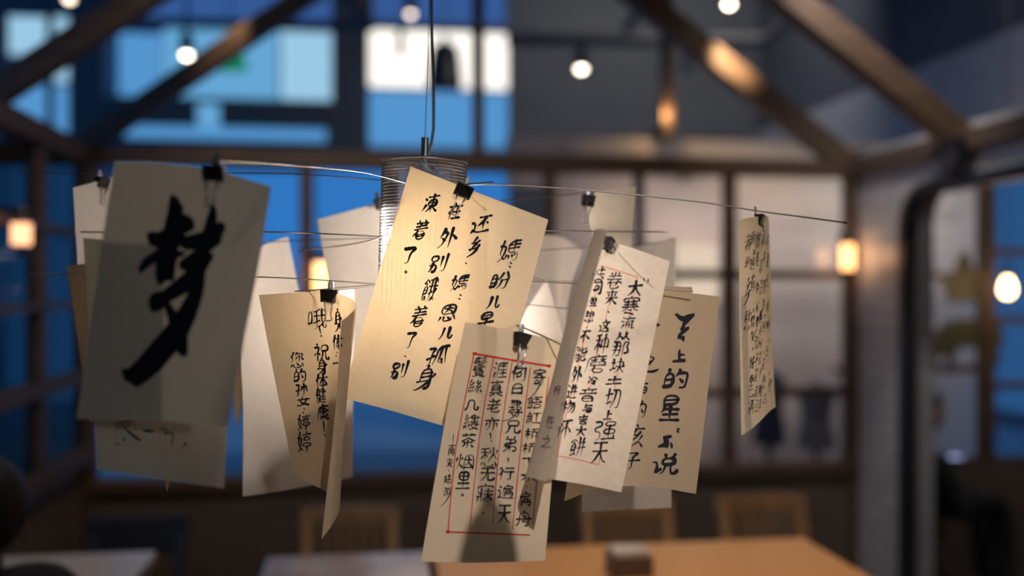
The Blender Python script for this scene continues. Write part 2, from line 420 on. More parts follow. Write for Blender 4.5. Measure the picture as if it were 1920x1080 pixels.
# ------------------------------------------------------------------ lamps of the room
def lantern(loc, arm, label, h=.165, r=.042, power=1.3, glow='filament'):
    loc = Vector(loc); root = empty('wall_lantern', loc); tag(root, label, 'wall lamp', 'glass tube wall lanterns')
    MB().lathe(loc, [(0, h / 2 + .03), (.02, h / 2 + .03), (.028, h / 2 + .01), (r + .004, h / 2 + .004), (r + .004, h / 2 - .008), (0, h / 2 - .008)], 20).build('cap', 'blackmetal', root, smooth=False)
    MB().lathe(loc, [(0, -h / 2), (r + .004, -h / 2), (r + .004, -h / 2 - .012), (.02, -h / 2 - .02), (0, -h / 2 - .02)], 20).build('base', 'blackmetal', root)
    MB().lathe(loc, [(r, -h / 2 + .001), (r, h / 2 - .009)], 24).build('glass_tube', 'glass', root, smooth=True)
    fl = MB()
    for k in range(4):
        a = k * math.pi / 2 + .5; c = loc + Vector((.02 * math.cos(a), .02 * math.sin(a), 0))
        fl.tube([c + Vector((0, 0, -h / 2 + .012)), c + Vector((0, 0, h / 2 - .02))], .0085, 8)
    fl.build('filament', glow, root)
    arm = Vector(arm)
    MB().bar(loc + Vector((0, 0, h / 2 + .02)), arm + Vector((0, 0, h / 2 + .02)), .018, .018).build('bracket', 'blackmetal', root)
    light('lantern_light', 'POINT', loc, power, (1, .55, .25), root, .03)
c = atY(1589, 480, YB - .12); lantern(c, (c.x, YB - .04, c.z), 'glowing glass tube lantern on the right back post', .14, .034)
c = atY(602, 522, YB - .12); lantern(c, (atY(575, 500, YB).x, YB - .03, c.z), 'glowing lantern on the back window mullion behind the left papers')
c = atX(40, 436, XL + .1); lantern(c, (XL + .03, c.y, c.z), 'glowing lantern at the left window near the picture edge', .095, .021, .5, 'filamentdim')

def spotlight(px, py, d, label, m='bulbw', power=0, target=None, stem=0, r=.03, cone=70, col=(1, .72, .42)):
    c = P(px, py, d); root = empty('track_spotlight', c); tag(root, label, 'spotlight', 'ceiling spotlights')
    MB().lathe(c, [(0, .15), (.03, .15), (.042, .13), (.045, .01), (.040, .005), (.038, .03), (0, .04)], 20).build('housing', 'blackmetal', root)
    MB().tube([c + Vector((0, 0, .14)), c + Vector((0, 0, stem or 5.0 - c.z))], .012).build('stem', 'greymetal', root)
    MB().lathe(c, [(0, -r * .55), (r * .6, -r * .45), (r, 0), (r * .8, .02), (0, .03)], 16).build('bulb', m, root, smooth=True)
    if power: light('spot_beam', 'SPOT', c + Vector((0, 0, -.05)), power, col, root, .03, target, cone, .8)
spotlight(1090, 130, 7.03, 'glowing spotlight on a grey stem under the far pipe', power=40, target=P(1185, 690, 1.1), stem=.215, cone=8)
spotlight(1367, 10, 4.1, 'glowing spotlight above the right rafter at the top edge', power=38, target=atY(1372, 120, 4.18), r=.02, cone=46)
spotlight(350, 104, 6.6, 'glowing spotlight hanging between the two left rafters', power=10, target=P(300, 900, 4))
spotlight(770, 27, 7.6, 'dim spotlight left of the lamp cable at the top', 'bulbd')
spotlight(130, 0, 4.6, 'spotlight at the upper left corner above the first rafter', 'bulbd', r=.022)
spotlight(452, -70, 4.0, 'spotlight above the upper edge lighting the left rafter', power=16, target=atY(432, 66, 4.16), r=.02, cone=40)
def downlight(loc, power, label, target=None, cone=110, col=(1, .84, .66), rad=.04):
    c = Vector(loc); root = empty('downlight', c); tag(root, label, 'spotlight', 'ceiling spotlights')
    MB().lathe(c, [(0, .14), (.05, .14), (.055, .0), (.045, .0), (.04, .02), (0, .03)], 20).build('housing', 'blackmetal', root)
    MB().tube([c + Vector((0, 0, .13)), Vector((c.x, c.y, 5.0))], .01).build('stem', 'greymetal', root)
    MB().lathe(c, [(0, .004), (.038, .006), (.038, .012), (0, .014)], 20).build('lens', 'bulbd', root)
    light('spot_beam', 'SPOT', c + Vector((0, 0, -.03)), power, col, root, rad, target or c - Vector((0, 0, 1)), cone, .9)
downlight((1.1, 2.1, 2.75), 70, 'spotlight over the wood table above the picture', (.95, 2.4, .75), 62, (1, .68, .38))
KEY = Vector((.22, -.02, 2.32))
downlight(KEY, 68, 'spotlight above the camera aimed at the right papers', (.25, 1.04, 1.26), 33, (1, .84, .72), .004)
# added unseen bell shape on two cords, casts the shadow on the ruled sheet
c = KEY.lerp(P(914, 1052, 1.05), .42); root = empty('shadow_caster', c); tag(root, 'added bell shaped shadow caster on two thin cords above the picture', 'shadow caster')
MB().lathe(c, [(0, -.024), (.0135, -.024), (.0128, -.016), (.0102, -.005), (.006, .002), (.003, .003), (.003, .010), (0, .010)], 24).build('knob', 'blackmetal', root, smooth=True)
for s in (-1, 1): MB().tube([c + Vector((s * .0020, 0, .009)), Vector((c.x + s * .0020, c.y, 5.0))], .0006, 6).build('cord', 'black', root)
downlight((-.35, 2.55, 2.75), 42, 'added fill light over the left tables above the picture', (.3, 3.6, .5), 130, (1, .84, .70))  # unseen fill, lifts the low back wall and the tables
downlight((1.5, 3.0, 2.9), 46, 'added fill light over the right back corner above the picture', (2.13, 3.95, 1.1), 70, (1, .93, .90))  # unseen fill, makes the brick column more neutral
downlight((1.36, 3.92, 3.2), 26, 'spotlight above the picture lighting the back eave beam', atY(1330, 303, 4.16), 16, (1, .66, .34))
downlight((1.05, -1.25, 1.78), 11.5, 'added fill light behind the camera shining into the room', (.5, 3.0, 1.1), 110, (.92, .96, 1))  # unseen fill for the fronts of the near papers
downlight((2.6, 6.4, 4.5), 120, 'added high fill light in front of the far dark wall', (2.4, 9, 2.8), 130, (1, .95, .92))  # unseen fill, brightens the dark walls at the upper right
downlight((2.9, 3.0, 3.4), 45, 'added fill light over the right passage above the picture', (3.5, 5.0, 1.9), 120, (1, .9, .85))  # unseen fill added for the brick on the right
def pipe(name, pts, r, label):
    tag(MB().tube(pts, r, 10).build(name, 'greymetal'), label, 'pipe')
pipe('ceiling_pipe', [P(950, 74, 7.0), P(1430, 76, 7.1), P(1505, 24, 6.8), P(1600, -60, 6.4)], .045, 'grey ceiling pipe bending upwards behind the right rafters')
pipe('ceiling_pipe', [P(150, 40, 7.0), P(700, 50, 7.0)], .035, 'grey horizontal pipe across the bright window on the left')
pipe('brace_pipe', [P(632, -20, 6.9), P(690, 46, 6.9)], .035, 'short slanting pipe joining the left pipe near the lamp cable')
pipe('brace_pipe', [P(1172, 62, 6.9), P(1205, 5, 6.8), P(1230, -40, 6.7)], .035, 'short slanting pipe joining the right pipe behind the rafter')
pipe('drop_pipe', [P(1292, 85, 7.1), P(1290, 138, 7.1)], .045, 'short vertical pipe stub under the pipe behind the right rafter')

# under the right eave: a black clamp spotlight
c = atX(1800, 282, XR - .05); root = empty('clamp_lamp', c); tag(root, 'black clamp lamp under the right eave beam', 'spotlight')
MB().box(c + Vector((-.03, -.03, -.03)), c + Vector((.03, .05, .045))).build('clamp', 'black', root)
MB().lathe(c + Vector((-.02, 0, -.035)), [(0, -.05), (.042, -.05), (.045, .01), (.025, .03), (0, .03)], 20, (0.3, 0, 1)).build('housing', 'black', root)

# things seen high up through the far openings
c = atY(430, 128, 8.6); root = empty('green_pendant_lamp', c); tag(root, 'glowing green glass pendant lamp in the bright far window', 'lamp')
MB().lathe(c, [(.15, 0), (.15, .03), (.12, .10), (.06, .15), (.012, .16), (.012, .2)], 28).build('shade', 'greenglass', root, smooth=True)
MB().tube([c + Vector((0, 0, .19)), c + Vector((0, 0, .9))], .006).build('cord', 'black', root)
c = atY(834, 163, 8.8); root = empty('pendant_lamp', c); tag(root, 'dark bell pendant shade in front of the bright white far window', 'lamp')
MB().lathe(c, [(.155, 0), (.15, .1), (.135, .25), (.11, .36), (.03, .4), (.03, .43), (0, .43)], 28).build('shade', 'blackmetal', root, smooth=True)
MB().tube([c + Vector((0, 0, .42)), c + Vector((0, 0, 1.6))], .006).build('cord', 'black', root)
c = atY(751, 105, 8.8); root = empty('pendant_lamp', c); tag(root, 'thin dark pendant socket in the bright white far window', 'lamp')
MB().lathe(c, [(0, 0), (.03, 0), (.03, .2), (.012, .25), (0, .25)], 16).build('socket', 'greymetal', root)
MB().tube([c + Vector((0, 0, .24)), c + Vector((0, 0, 1.2))], .006).build('cord', 'black', root)

# annex: unseen strip fill added behind the eave beam, paper shade lamp, bulb behind the partition
c = Vector((1.75, 4.95, 2.06)); root = empty('fill_strip', c); tag(root, 'added linear fill light hidden behind the back eave beam', 'lamp')
MB().box(c + Vector((-.5, -.03, 0)), c + Vector((.5, .03, .03))).build('housing', 'blackmetal', root)
MB().box(c + Vector((-.02, .02, .005)), Vector((c.x + .02, 5.505, c.z + .025))).build('bracket', 'blackmetal', root)
light('strip_fill', 'AREA', c + Vector((0, 0, -.01)), 5.5, (1, .80, .70), root, target=c + Vector((0, .25, -1)), size=(.95, .05))
c = atY(1310, 560, 5.42); root = empty('wall_light', c); tag(root, 'pale square wall light glowing on the plaster behind the glazed frame', 'wall lamp')
MB().box(c + Vector((-.11, .0, -.02)), c + Vector((.11, .07, .30))).build('shade', 'shade', root)
c = atY(1889, 540, YP - .2); root = empty('pendant_bulb', c); tag(root, 'bare glowing bulb hanging inside the right opening', 'lamp')
MB().lathe(c, [(0, -.045), (.022, -.038), (.033, -.012), (.028, .018), (.016, .045), (.014, .055)], 20).build('bulb', 'bulbf', root, smooth=True)
MB().lathe(c, [(.016, .05), (.018, .1), (.004, .11), (.004, .115)], 16).build('socket', 'blackmetal', root)
MB().tube([c + Vector((0, 0, .11)), Vector((c.x, c.y, 5.0))], .003).build('cord', 'black', root)
light('bulb_light', 'POINT', c + Vector((0, -.06, 0)), 1.2, (1, .7, .4), root, .03)
c = Vector((2.95, 5.0, 2.16)); root = empty('fill_strip', c); tag(root, 'added linear fill light on the pale wall inside the right opening', 'lamp')  # second added fill, brightens the pale wall beyond the partition
MB().box(c + Vector((-.4, -.03, 0)), c + Vector((.4, .03, .03))).box(c + Vector((-.02, .02, .005)), Vector((c.x + .02, 5.505, c.z + .025))).build('housing', 'blackmetal', root)
light('strip_fill', 'AREA', c + Vector((0, 0, -.01)), 4, (1, .92, .86), root, target=c + Vector((0, .25, -1)), size=(.75, .05))
c = atY(1246, 286, 5.34); c.z = max(c.z, 2.3); root = empty('uplight', Vector((c.x, 5.52, 2.3))); tag(root, 'small warm uplight at the foot of the far post behind the back beam', 'lamp')
MB().lathe((c.x, 5.52, 2.3), [(0, 0), (.03, 0), (.035, .05), (.028, .05), (.022, .02), (0, .02)], 16).build('cup', 'blackmetal', root)
MB().lathe((c.x, 5.52, 2.33), [(0, 0), (.02, 0), (.016, .02), (0, .026)], 12).build('bulb', 'filament', root, smooth=True)
light('uplight_light', 'POINT', (c.x + .02, 5.36, 2.42), 1.6, (1, .6, .25), root, .02)
# olive silhouettes on the partition glass
def decal(name, pts, label):
    vs = [atY(x, y, YP - .006) for x, y in pts]; n = len(vs)
    vs += [v + Vector((0, .0015, 0)) for v in vs]
    fs = [tuple(range(n)), tuple(range(2 * n - 1, n - 1, -1))] + [(i, (i + 1) % n, n + (i + 1) % n, n + i) for i in range(n)]
    tag(obj(name, vs, fs, 'olive'), label, 'glass decal')
decal('animal_decal', [(1748, 655), (1752, 622), (1768, 606), (1782, 600), (1835, 596), (1858, 588), (1876, 598), (1880, 628), (1886, 640), (1874, 652), (1876, 686), (1866, 686), (1858, 652), (1800, 652), (1790, 668), (1790, 692), (1778, 692), (1772, 664), (1760, 672), (1754, 692), (1746, 690)], 'olive animal silhouette on the right partition glass')
decal('bell_decal', [(1772, 566), (1774, 545), (1764, 540), (1770, 522), (1786, 520), (1792, 496), (1800, 478), (1810, 466), (1818, 480), (1824, 498), (1832, 520), (1842, 524), (1846, 540), (1838, 548), (1840, 566)], 'olive pointed silhouette higher on the right partition glass')
# garments on stands behind the back window
def dress_form(px, py0, py1, hw, m, label, Y=4.95):
    c = atY(px, 500, Y); root = empty('garment_stand', (c.x, Y, 0)); tag(root, label, 'garment stand')
    zt, zb = atY(px, py0, Y).z, atY(px, py1, Y).z; h = zt - zb; w = hw
    MB().lathe((c.x, Y, zb), [(w * 1.02, 0), (w, h * .12), (w * .82, h * .38), (w * .78, h * .5), (w, h * .75), (w * .95, h * .88), (w * .35, h * .97), (w * .25, h), (0, h)], 24).build('garment', m, root, smooth=True)
    MB().lathe((c.x, Y, 0), [(0, .02), (.15, .02), (.15, .0)], 20).tube([(c.x, Y, .01), (c.x, Y, zb + .1)], .022).build('stand', 'blackmetal', root)
dress_form(1442, 690, 832, .085, 'navy', 'dark navy garment on a stand behind the back window, next to the narrow letter')
dress_form(1530, 715, 840, .10, 'greyblue', 'blurred blue grey garment on a stand, right of the navy one', 5.2)

# ------------------------------------------------------------------ tables and chairs
def table(x0, x1, y0, y1, m, label, z=.75):
    root = empty('table', ((x0 + x1) / 2, (y0 + y1) / 2, 0)); tag(root, label, 'table', 'restaurant tables')
    MB().box((x0, y0, z - .035), (x1, y1, z)).build('tabletop', m, root, bevel=.004)
    for x in (x0 + .06, x1 - .06):
        for y in (y0 + .06, y1 - .06): MB().box((x - .025, y - .025, 0), (x + .025, y + .025, z - .035)).build('leg', 'blackmetal', root)
    MB().box((x0 + .05, y1 - .075, z - .1), (x1 - .05, y1 - .05, z - .035)).build('apron', 'timber', root)
q = atZ(294, 1033, .75); table(XL + .03, q.x, q.y - .48, q.y, 'laminate', 'pale glossy table at the lower left beside the seated person')
q = atZ(502, 1044, .75); q2 = atZ(800, 1044, .75); table(q.x, q2.x, q.y - .75, q.y, 'gloss', 'glossy table reflecting blue light below the middle papers')
q3 = atZ(1600, 1062, .75); table(q2.x + .02, q3.x, q.y - .75, q.y, 'tablewood', 'warm lit oiled wood table at the lower right')
TY = q.y
q = atZ(1180, 1076, .75); root = empty('condiment_box', (q.x, q.y, .75)); tag(root, 'small dark wooden box standing on the wood table', 'box')
MB().box((q.x - .05, q.y - .04, .75), (q.x + .05, q.y + .05, .80)).build('body', 'timber', root, bevel=.003)
MB().box((q.x - .044, q.y - .034, .80), (q.x + .044, q.y + .044, .812)).build('napkins', 'laminate', root)
def chair(x, y, label, m='palewood', w=.42, ztop=.79, spindles=True):
    """stands with its back to +Y, facing the table"""
    root = empty('dining_chair', (x, y, 0)); tag(root, label, 'chair', 'dining chairs')
    MB().box((x - w / 2, y - .4, .43), (x + w / 2, y + .01, .455)).build('seat', m, root, bevel=.006)
    for s in (-1, 1):
        MB().bar((x + s * (w / 2 - .02), y - .38, 0), (x + s * (w / 2 - .02), y - .38, .43), .032, .032).build('leg', m, root)
        MB().bar((x + s * (w / 2 - .02), y + .03, 0), (x + s * (w / 2 - .02), y - .01, .45), .032, .032).build('leg', m, root)
        MB().bar((x + s * (w / 2 - .02), y - .005, .45), (x + s * (w / 2 - .02), y + .06, ztop - .02), .03, .03).build('back_post', m, root)
    if spindles:
        n = 9; rail = MB()
        for i in range(n):
            a, b = -w / 2 + w * i / n, -w / 2 + w * (i + 1) / n; cv = lambda t: y + .06 + .03 * (1 - (2 * t / w) ** 2)
            rail.bar((x + a, cv(a), ztop - .025), (x + b, cv(b), ztop - .025), .022, .05)
        rail.build('top_rail', m, root)
        for i in range(7):
            xx = -w / 2 + w * (i + 1) / 8
            MB().tube([(x + xx, y - .005, .45), (x + xx, y + .06 + .03 * (1 - (2 * xx / w) ** 2), ztop - .04)], .007, 6).build('spindle', m, root)
    else:
        MB().box((x - w / 2, y + .035, ztop - .13), (x + w / 2, y + .06, ztop)).build('back_panel', m, root, bevel=.008)
for px, lab, m, sp in ((252, 'dark navy chair with a flat back panel behind the pale table', 'navy', False), (656, 'wooden spindle back chair behind the glossy table', 'palewood', True),
                       (1184, 'wooden spindle back chair below the right hanging papers', 'palewood', True), (1441, 'wooden spindle back chair near the right back post', 'palewood', True)):
    yc = TY + (.46 if sp else .64); q = atY(px, 500, yc); chair(q.x, yc, lab, m, .31, .755 if sp else .72, sp)

# ------------------------------------------------------------------ people
def skinned(name, joints, bones, m, parent, root_i=0, loc=None):
    vs = [j[0] for j in joints]; base = parent_origin(parent)
    me = bpy.data.meshes.new(name); me.from_pydata([Vector(v) - base for v in vs], bones, [])
    me.materials.append(M[m]); o = bpy.data.objects.new(name, me); COL.objects.link(o); o.parent = parent
    o.modifiers.new('skin', 'SKIN')
    for i, (v, r) in enumerate(joints):
        s = me.skin_vertices[0].data[i]; s.radius = (r, r) if not isinstance(r, tuple) else r; s.use_root = i == root_i
    u = o.modifiers.new('smooth', 'SUBSURF'); u.levels = 2; u.render_levels = 2
    return o
def ball(name, c, r, m, parent, n=24, cut=None):
    """an ellipsoid with radii r; cut(v) may shape each unit-sphere vertex"""
    mb = MB(); c = Vector(c); prof = n // 2
    for i in range(prof + 1):
        for j in range(n):
            a, t = math.pi * i / prof, 2 * math.pi * j / n
            v = Vector((math.sin(a) * math.cos(t), math.sin(a) * math.sin(t), math.cos(a)))
            if cut: v = cut(v)
            mb.v.append(c + Vector((v.x * r[0], v.y * r[1], v.z * r[2])))
    for i in range(prof):
        for j in range(n): mb.f.append((i * n + j, (i + 1) * n + j, (i + 1) * n + (j + 1) % n, i * n + (j + 1) % n))
    return mb.build(name, m, parent, smooth=True)
def person(head, hips, fwd, label, hr=.085, phone=None, nd=.13, sd=.085, cover=1.08):
    """seated figure; head and hips are points, fwd the way it faces"""
    head, hips, fwd = Vector(head), Vector(hips), Vector(fwd).normalized(); side = Vector((fwd.y, -fwd.x, 0))
    root = empty('person', (hips.x, hips.y, 0)); tag(root, label, 'person')
    neck = head + Vector((0, 0, -nd)) - fwd * .03
    chest = neck.lerp(hips, .35) - fwd * .04; waist = neck.lerp(hips, .72) - fwd * .02
    J = [(hips, .13), (waist, .12), (chest, .135), (neck + Vector((0, 0, -.05)), .075), (neck + Vector((0, 0, .03)), .05), (head + fwd * .01, (.072, .072))]
    B = [(0, 1), (1, 2), (2, 3), (3, 4), (4, 5)]
    for s in (-1, 1):
        sh = neck + side * s * .16 + Vector((0, 0, -sd)); el = sh + side * s * .05 + fwd * .10 + Vector((0, 0, -.24))
        hand = (Vector(phone) + side * s * .02 + Vector((0, 0, -.03)) - fwd * .02) if phone else el + fwd * .22 - side * s * .08 + Vector((0, 0, .03))
        k = len(J); wr_ = el.lerp(hand, .86)
        J += [(sh, .06), (el, .043), (wr_, .028), (hand, .03)]; B += [(2, k), (k, k + 1), (k + 1, k + 2), (k + 2, k + 3)]
        d = (hand - wr_).normalized()
        for f in range(4):
            a = hand + d * .03 + side * s * (f - 1.5) * .017; b = a + d * (.03 + .006 * (f % 3)) + Vector((0, 0, -.012))
            j = len(J); J += [(a, .009), (b, .008)]; B += [(k + 3, j), (j, j + 1)]
        j = len(J); J += [(hand - side * s * .035 + d * .01, .01), (hand - side * s * .045 + d * .035, .009)]; B += [(k + 3, j), (j, j + 1)]
        hp = hips + side * s * .09; kn = hp + fwd * .40 + Vector((0, 0, .02)); an = Vector((kn.x, kn.y, .09)) + fwd * .02; toe = an + fwd * .13 + Vector((0, 0, -.055))
        k = len(J); J += [(hp, .085), (kn, .06), (an, .042), (toe, .035)]; B += [(0, k), (k, k + 1), (k + 1, k + 2), (k + 2, k + 3)]
    skinned('body', J, B, 'charcoal', root)
    def face(v):
        v = v.copy()
        f = v.dot(fwd)
        if f > .5 and abs(v.z + .05) < .25 and abs(v.dot(side)) < .2: v += fwd * .13       # nose
        if v.z < -.3: v -= side * v.dot(side) * .3 * -v.z                                     # jaw narrows to the chin
        return v
    ball('head', head, (hr * .95, hr * .95, hr * 1.22), 'skin', root, cut=face)
    def cap(v):
        v = v.copy(); f = v.dot(fwd)
        if f > .25 and v.z < .45: v *= .86
        return v
    ball('hair', head - fwd * .008 + Vector((0, 0, .012)), (hr * cover, hr * cover, hr * 1.25), 'hair', root, cut=cap)
    for s in (-1, 1): ball('ear', head + side * s * hr * .96 - Vector((0, 0, .01)), (.014, .018, .028), 'skin', root, 12)
    return root
h = P(-45, 962, 2.0)
person(h, (h.x - .02, h.y - .13, .50), (-.05, 1, 0), 'person in dark clothes seen from behind at the lower left edge', .088, nd=.10, sd=.03, cover=1.17)
st = empty('stool', (h.x - .02, h.y - .13, 0)); tag(st, 'dark round stool under the person at the lower left', 'stool')
MB().lathe((h.x - .02, h.y - .13, 0), [(0, .38), (.17, .38), (.17, .34), (0, .34)], 24).build('seat', 'timber', st)
for k in range(4):
    a = k * math.pi / 2 + .7; MB().tube([(h.x - .02 + .12 * math.cos(a), h.y - .13 + .12 * math.sin(a), .345), (h.x - .02 + .17 * math.cos(a), h.y - .13 + .17 * math.sin(a), 0)], .014).build('leg', 'blackmetal', st)
h2 = P(1738, 772, 4.56); ph = P(1782, 858, 4.5)
person(h2, (h2.x - .10, h2.y, .47), (1, -.05, 0), 'person in dark clothes bent over a phone in the right opening', .082, phone=ph)
st = empty('stool', (h2.x - .10, h2.y, 0)); tag(st, 'dark round stool under the person with the phone', 'stool')
MB().lathe((h2.x - .10, h2.y, 0), [(0, .36), (.17, .36), (.17, .32), (0, .32)], 24).build('seat', 'timber', st)
for k in range(4):
    a = k * math.pi / 2 + .7; MB().tube([(h2.x - .10 + .12 * math.cos(a), h2.y + .12 * math.sin(a), .325), (h2.x - .10 + .15 * math.cos(a), h2.y + .15 * math.sin(a), 0)], .014).build('leg', 'blackmetal', st)
root = empty('phone', ph); tag(root, 'phone with a lit bluish screen held by the person at the right', 'phone')
MB().box(ph + Vector((-.05, -.036, -.005)), ph + Vector((.05, .036, .003))).build('case', 'black', root)
MB().add([ph + Vector((-.048, -.034, .0035)), ph + Vector((.048, -.034, .0035)), ph + Vector((.048, .034, .0035)), ph + Vector((-.048, .034, .0035))], [(0, 1, 2, 3)]).build('screen', 'screen', root)


# ------------------------------------------------------------------ the hanging lamp
LT, LB = P(796, 304, 1.23), P(787, 596, 1.23)
AX = (LT - LB).normalized(); LH = (LT - LB).length; LR = .052
lamp = empty('pendant_lamp', LT)
tag(lamp, 'hanging lamp with a wire mesh cylinder and long thin wires that carry the papers', 'lamp')
N, R_ = 144, 100; mv, mf = [], []
q = Vector((0, 0, 1)).rotation_difference(AX)
for i in range(R_ + 1):
    for j in range(N):
        t = 2 * math.pi * (j + .5 * (i % 2)) / N; mv.append(LB + q @ Vector((LR * math.cos(t), LR * math.sin(t), LH * i / R_)))
for i in range(R_):
    for j in range(N): mf.append((i * N + j, i * N + (j + 1) % N, (i + 1) * N + (j + 1) % N, (i + 1) * N + j))
ms = obj('mesh_cylinder', mv, mf, 'mesh', lamp)
wm = ms.modifiers.new('woven', 'WIREFRAME'); wm.thickness = .0009; wm.use_even_offset = False; wm.use_replace = True
def ring(name, h, r, tr, m):
    c = LB + AX * h
    MB().tube([c + q @ Vector((r * math.cos(2 * math.pi * k / 64), r * math.sin(2 * math.pi * k / 64), 0)) for k in range(65)], tr, 6, False).build(name, m, lamp, smooth=True)
ring('rim', LH, LR, .0012, 'chrome'); ring('rim', 0, LR, .0012, 'chrome'); ring('hoop', LH - .0075, LR - .002, .0007, 'chrome')
MB().lathe(LB, [(.046, .004), (.046, LH - .004)], 48, AX).build('glass_tube', 'glass', lamp, smooth=True)
MB().lathe(LB, [(.040, .010), (.040, LH * .57)], 48, AX).build('frosted_tube', 'opal', lamp, smooth=True)
GT = P(797, 258, 1.23)
MB().tube([GT, LT + (GT - LT) * -.12], .0047, 16).build('cable_gripper', 'grip', lamp, smooth=False)
MB().lathe(LB, [(.0, LH * .985), (.012, LH * .985), (.012, LH * .95), (0, LH * .95)], 20, AX).build('hub', 'chrome', lamp)
MB().lathe(LB, [(0, LH * .60), (.036, LH * .60), (.036, LH * .594), (0, LH * .594)], 40, AX).build('reflector_disc', 'chrome', lamp)
for k in range(3):
    a = 2 * math.pi * k / 3 + .4; c = LB + AX * (LH * .968)
    MB().tube([c, c + q @ Vector((LR * math.cos(a), LR * math.sin(a), 0))], .0012, 6).build('spoke', 'chrome', lamp)
MB().tube([GT - Vector((0, 0, .001)), P(799, 200, 1.23), P(803, 80, 1.23), P(806, -60, 1.23), P(812, -420, 1.23)], .00055, 6).build('suspension_wire', 'steel', lamp)
MB().tube([LT + Vector((.006, -.004, 0)), P(803, 285, 1.225), P(809, 268, 1.225), P(813, 240, 1.225), P(813, 180, 1.225), P(810, 90, 1.225), P(808, -60, 1.225), P(813, -420, 1.225)], .0019, 8).build('cable', 'cable', lamp, smooth=True)
c = P(812, -420, 1.23); MB().lathe(c, [(0, 0), (.05, 0), (.05, .03), (0, .03)], 24).build('canopy', 'chrome', lamp)
BULB = P(791, 490, 1.23)
bulb = MB().lathe(BULB, [(0, -.022), (.007, -.02), (.009, -.01), (.009, .012), (.006, .02), (0, .021)], 16).build('bulb', 'glass', lamp, smooth=True)
MB().tube([BULB + Vector((0, 0, -.009)), BULB + Vector((0, 0, .009))], .0012, 6).build('filament', 'core', bulb)
MB().tube([BULB + Vector((0, 0, .02)), LB + AX * (LH * .594)], .006, 12).build('bulb_holder', 'grip', lamp)
light('lamp_light', 'POINT', BULB, 30, (1, .88, .76), lamp, .004)
MB().lathe(LB, [(0, .008), (.046, .008), (.046, .004), (0, .004)], 40, AX).build('light_stop_disc', 'chrome', lamp)  # added opaque disc, keeps lamp light off the poem sheet
def wire(pts, r=.0008):
    p = [P(*a) for a in pts]; out = []
    for i in range(len(p) - 1):                                    # smooth run through the given points
        a, b, c, d = p[max(i - 1, 0)], p[i], p[i + 1], p[min(i + 2, len(p) - 1)]
        for k in range(6):
            t = k / 6; out.append(.5 * (2 * b + (c - a) * t + (2 * a - 5 * b + 4 * c - d) * t * t + (3 * b - a - 3 * c + d) * t ** 3))
    MB().tube(out + [p[-1]], r, 6).build('wire', 'steel', lamp, smooth=True)
for pts, r in (
    ([(396, 303, .857), (480, 305, .93), (560, 311, 1.0), (680, 323, 1.09), (765, 344, 1.16)], .0007),
    ([(35, 323, 1.34), (190, 325, 1.32), (400, 325, 1.29), (560, 327, 1.26), (716, 338, 1.23), (760, 342, 1.23)], .0009),
    ([(151, 435, 1.0), (300, 435, 1.03), (500, 435, 1.08), (600, 438, 1.13), (725, 444, 1.17)], .0009),
    ([(45, 513, .96), (160, 514, .99), (320, 516, 1.04), (480, 519, 1.10), (600, 525, 1.15), (712, 533, 1.18)], .0008),
    ([(388, 460, 1.395), (490, 455, 1.36), (560, 451, 1.33), (725, 446, 1.24)], .0008),
    ([(553, 546, 1.135), (600, 543, 1.15), (718, 532, 1.19)], .0009),
    ([(572, 547, 1.15), (640, 543, 1.17), (718, 535, 1.2)], .0006),
    ([(790, 346, 1.17), (868, 346, 1.10), (925, 341, 1.06)], .0009),
    ([(800, 344, 1.2), (870, 345, 1.18), (960, 347, 1.17), (1100, 357, 1.165), (1300, 377, 1.16), (1424, 396, 1.155), (1500, 406, 1.15), (1588, 418, 1.145)], .0010),
    ([(830, 388, 1.22), (930, 377, 1.25), (1000, 371, 1.28), (1103, 361, 1.32)], .0008),
    ([(830, 440, 1.18), (1010, 433, 1.10), (1130, 434, 1.035), (1252, 435, .985)], .0008),
    ([(830, 505, 1.24), (985, 519, 1.31), (1026, 527, 1.331), (1100, 529, 1.37)], .0008),
    ([(830, 548, 1.21), (985, 570, 1.23), (1090, 581, 1.26)], .0006),
    ([(820, 560, 1.17), (970, 610, 1.08), (1060, 650, 1.02)], .0008),
    ([(830, 520, 1.19), (1010, 528, 1.165), (1225, 541, 1.135), (1299, 546, 1.125)], .0008),
    ([(770, 420, 1.16), (690, 452, 1.08), (560, 470, .97)], .0008),
    ([(770, 384, 1.26), (712, 386, 1.345), (688, 389, 1.358)], .0008),
    ([(830, 480, 1.22), (1000, 470, 1.33), (1240, 455, 1.42)], .0008)): wire(pts, r)


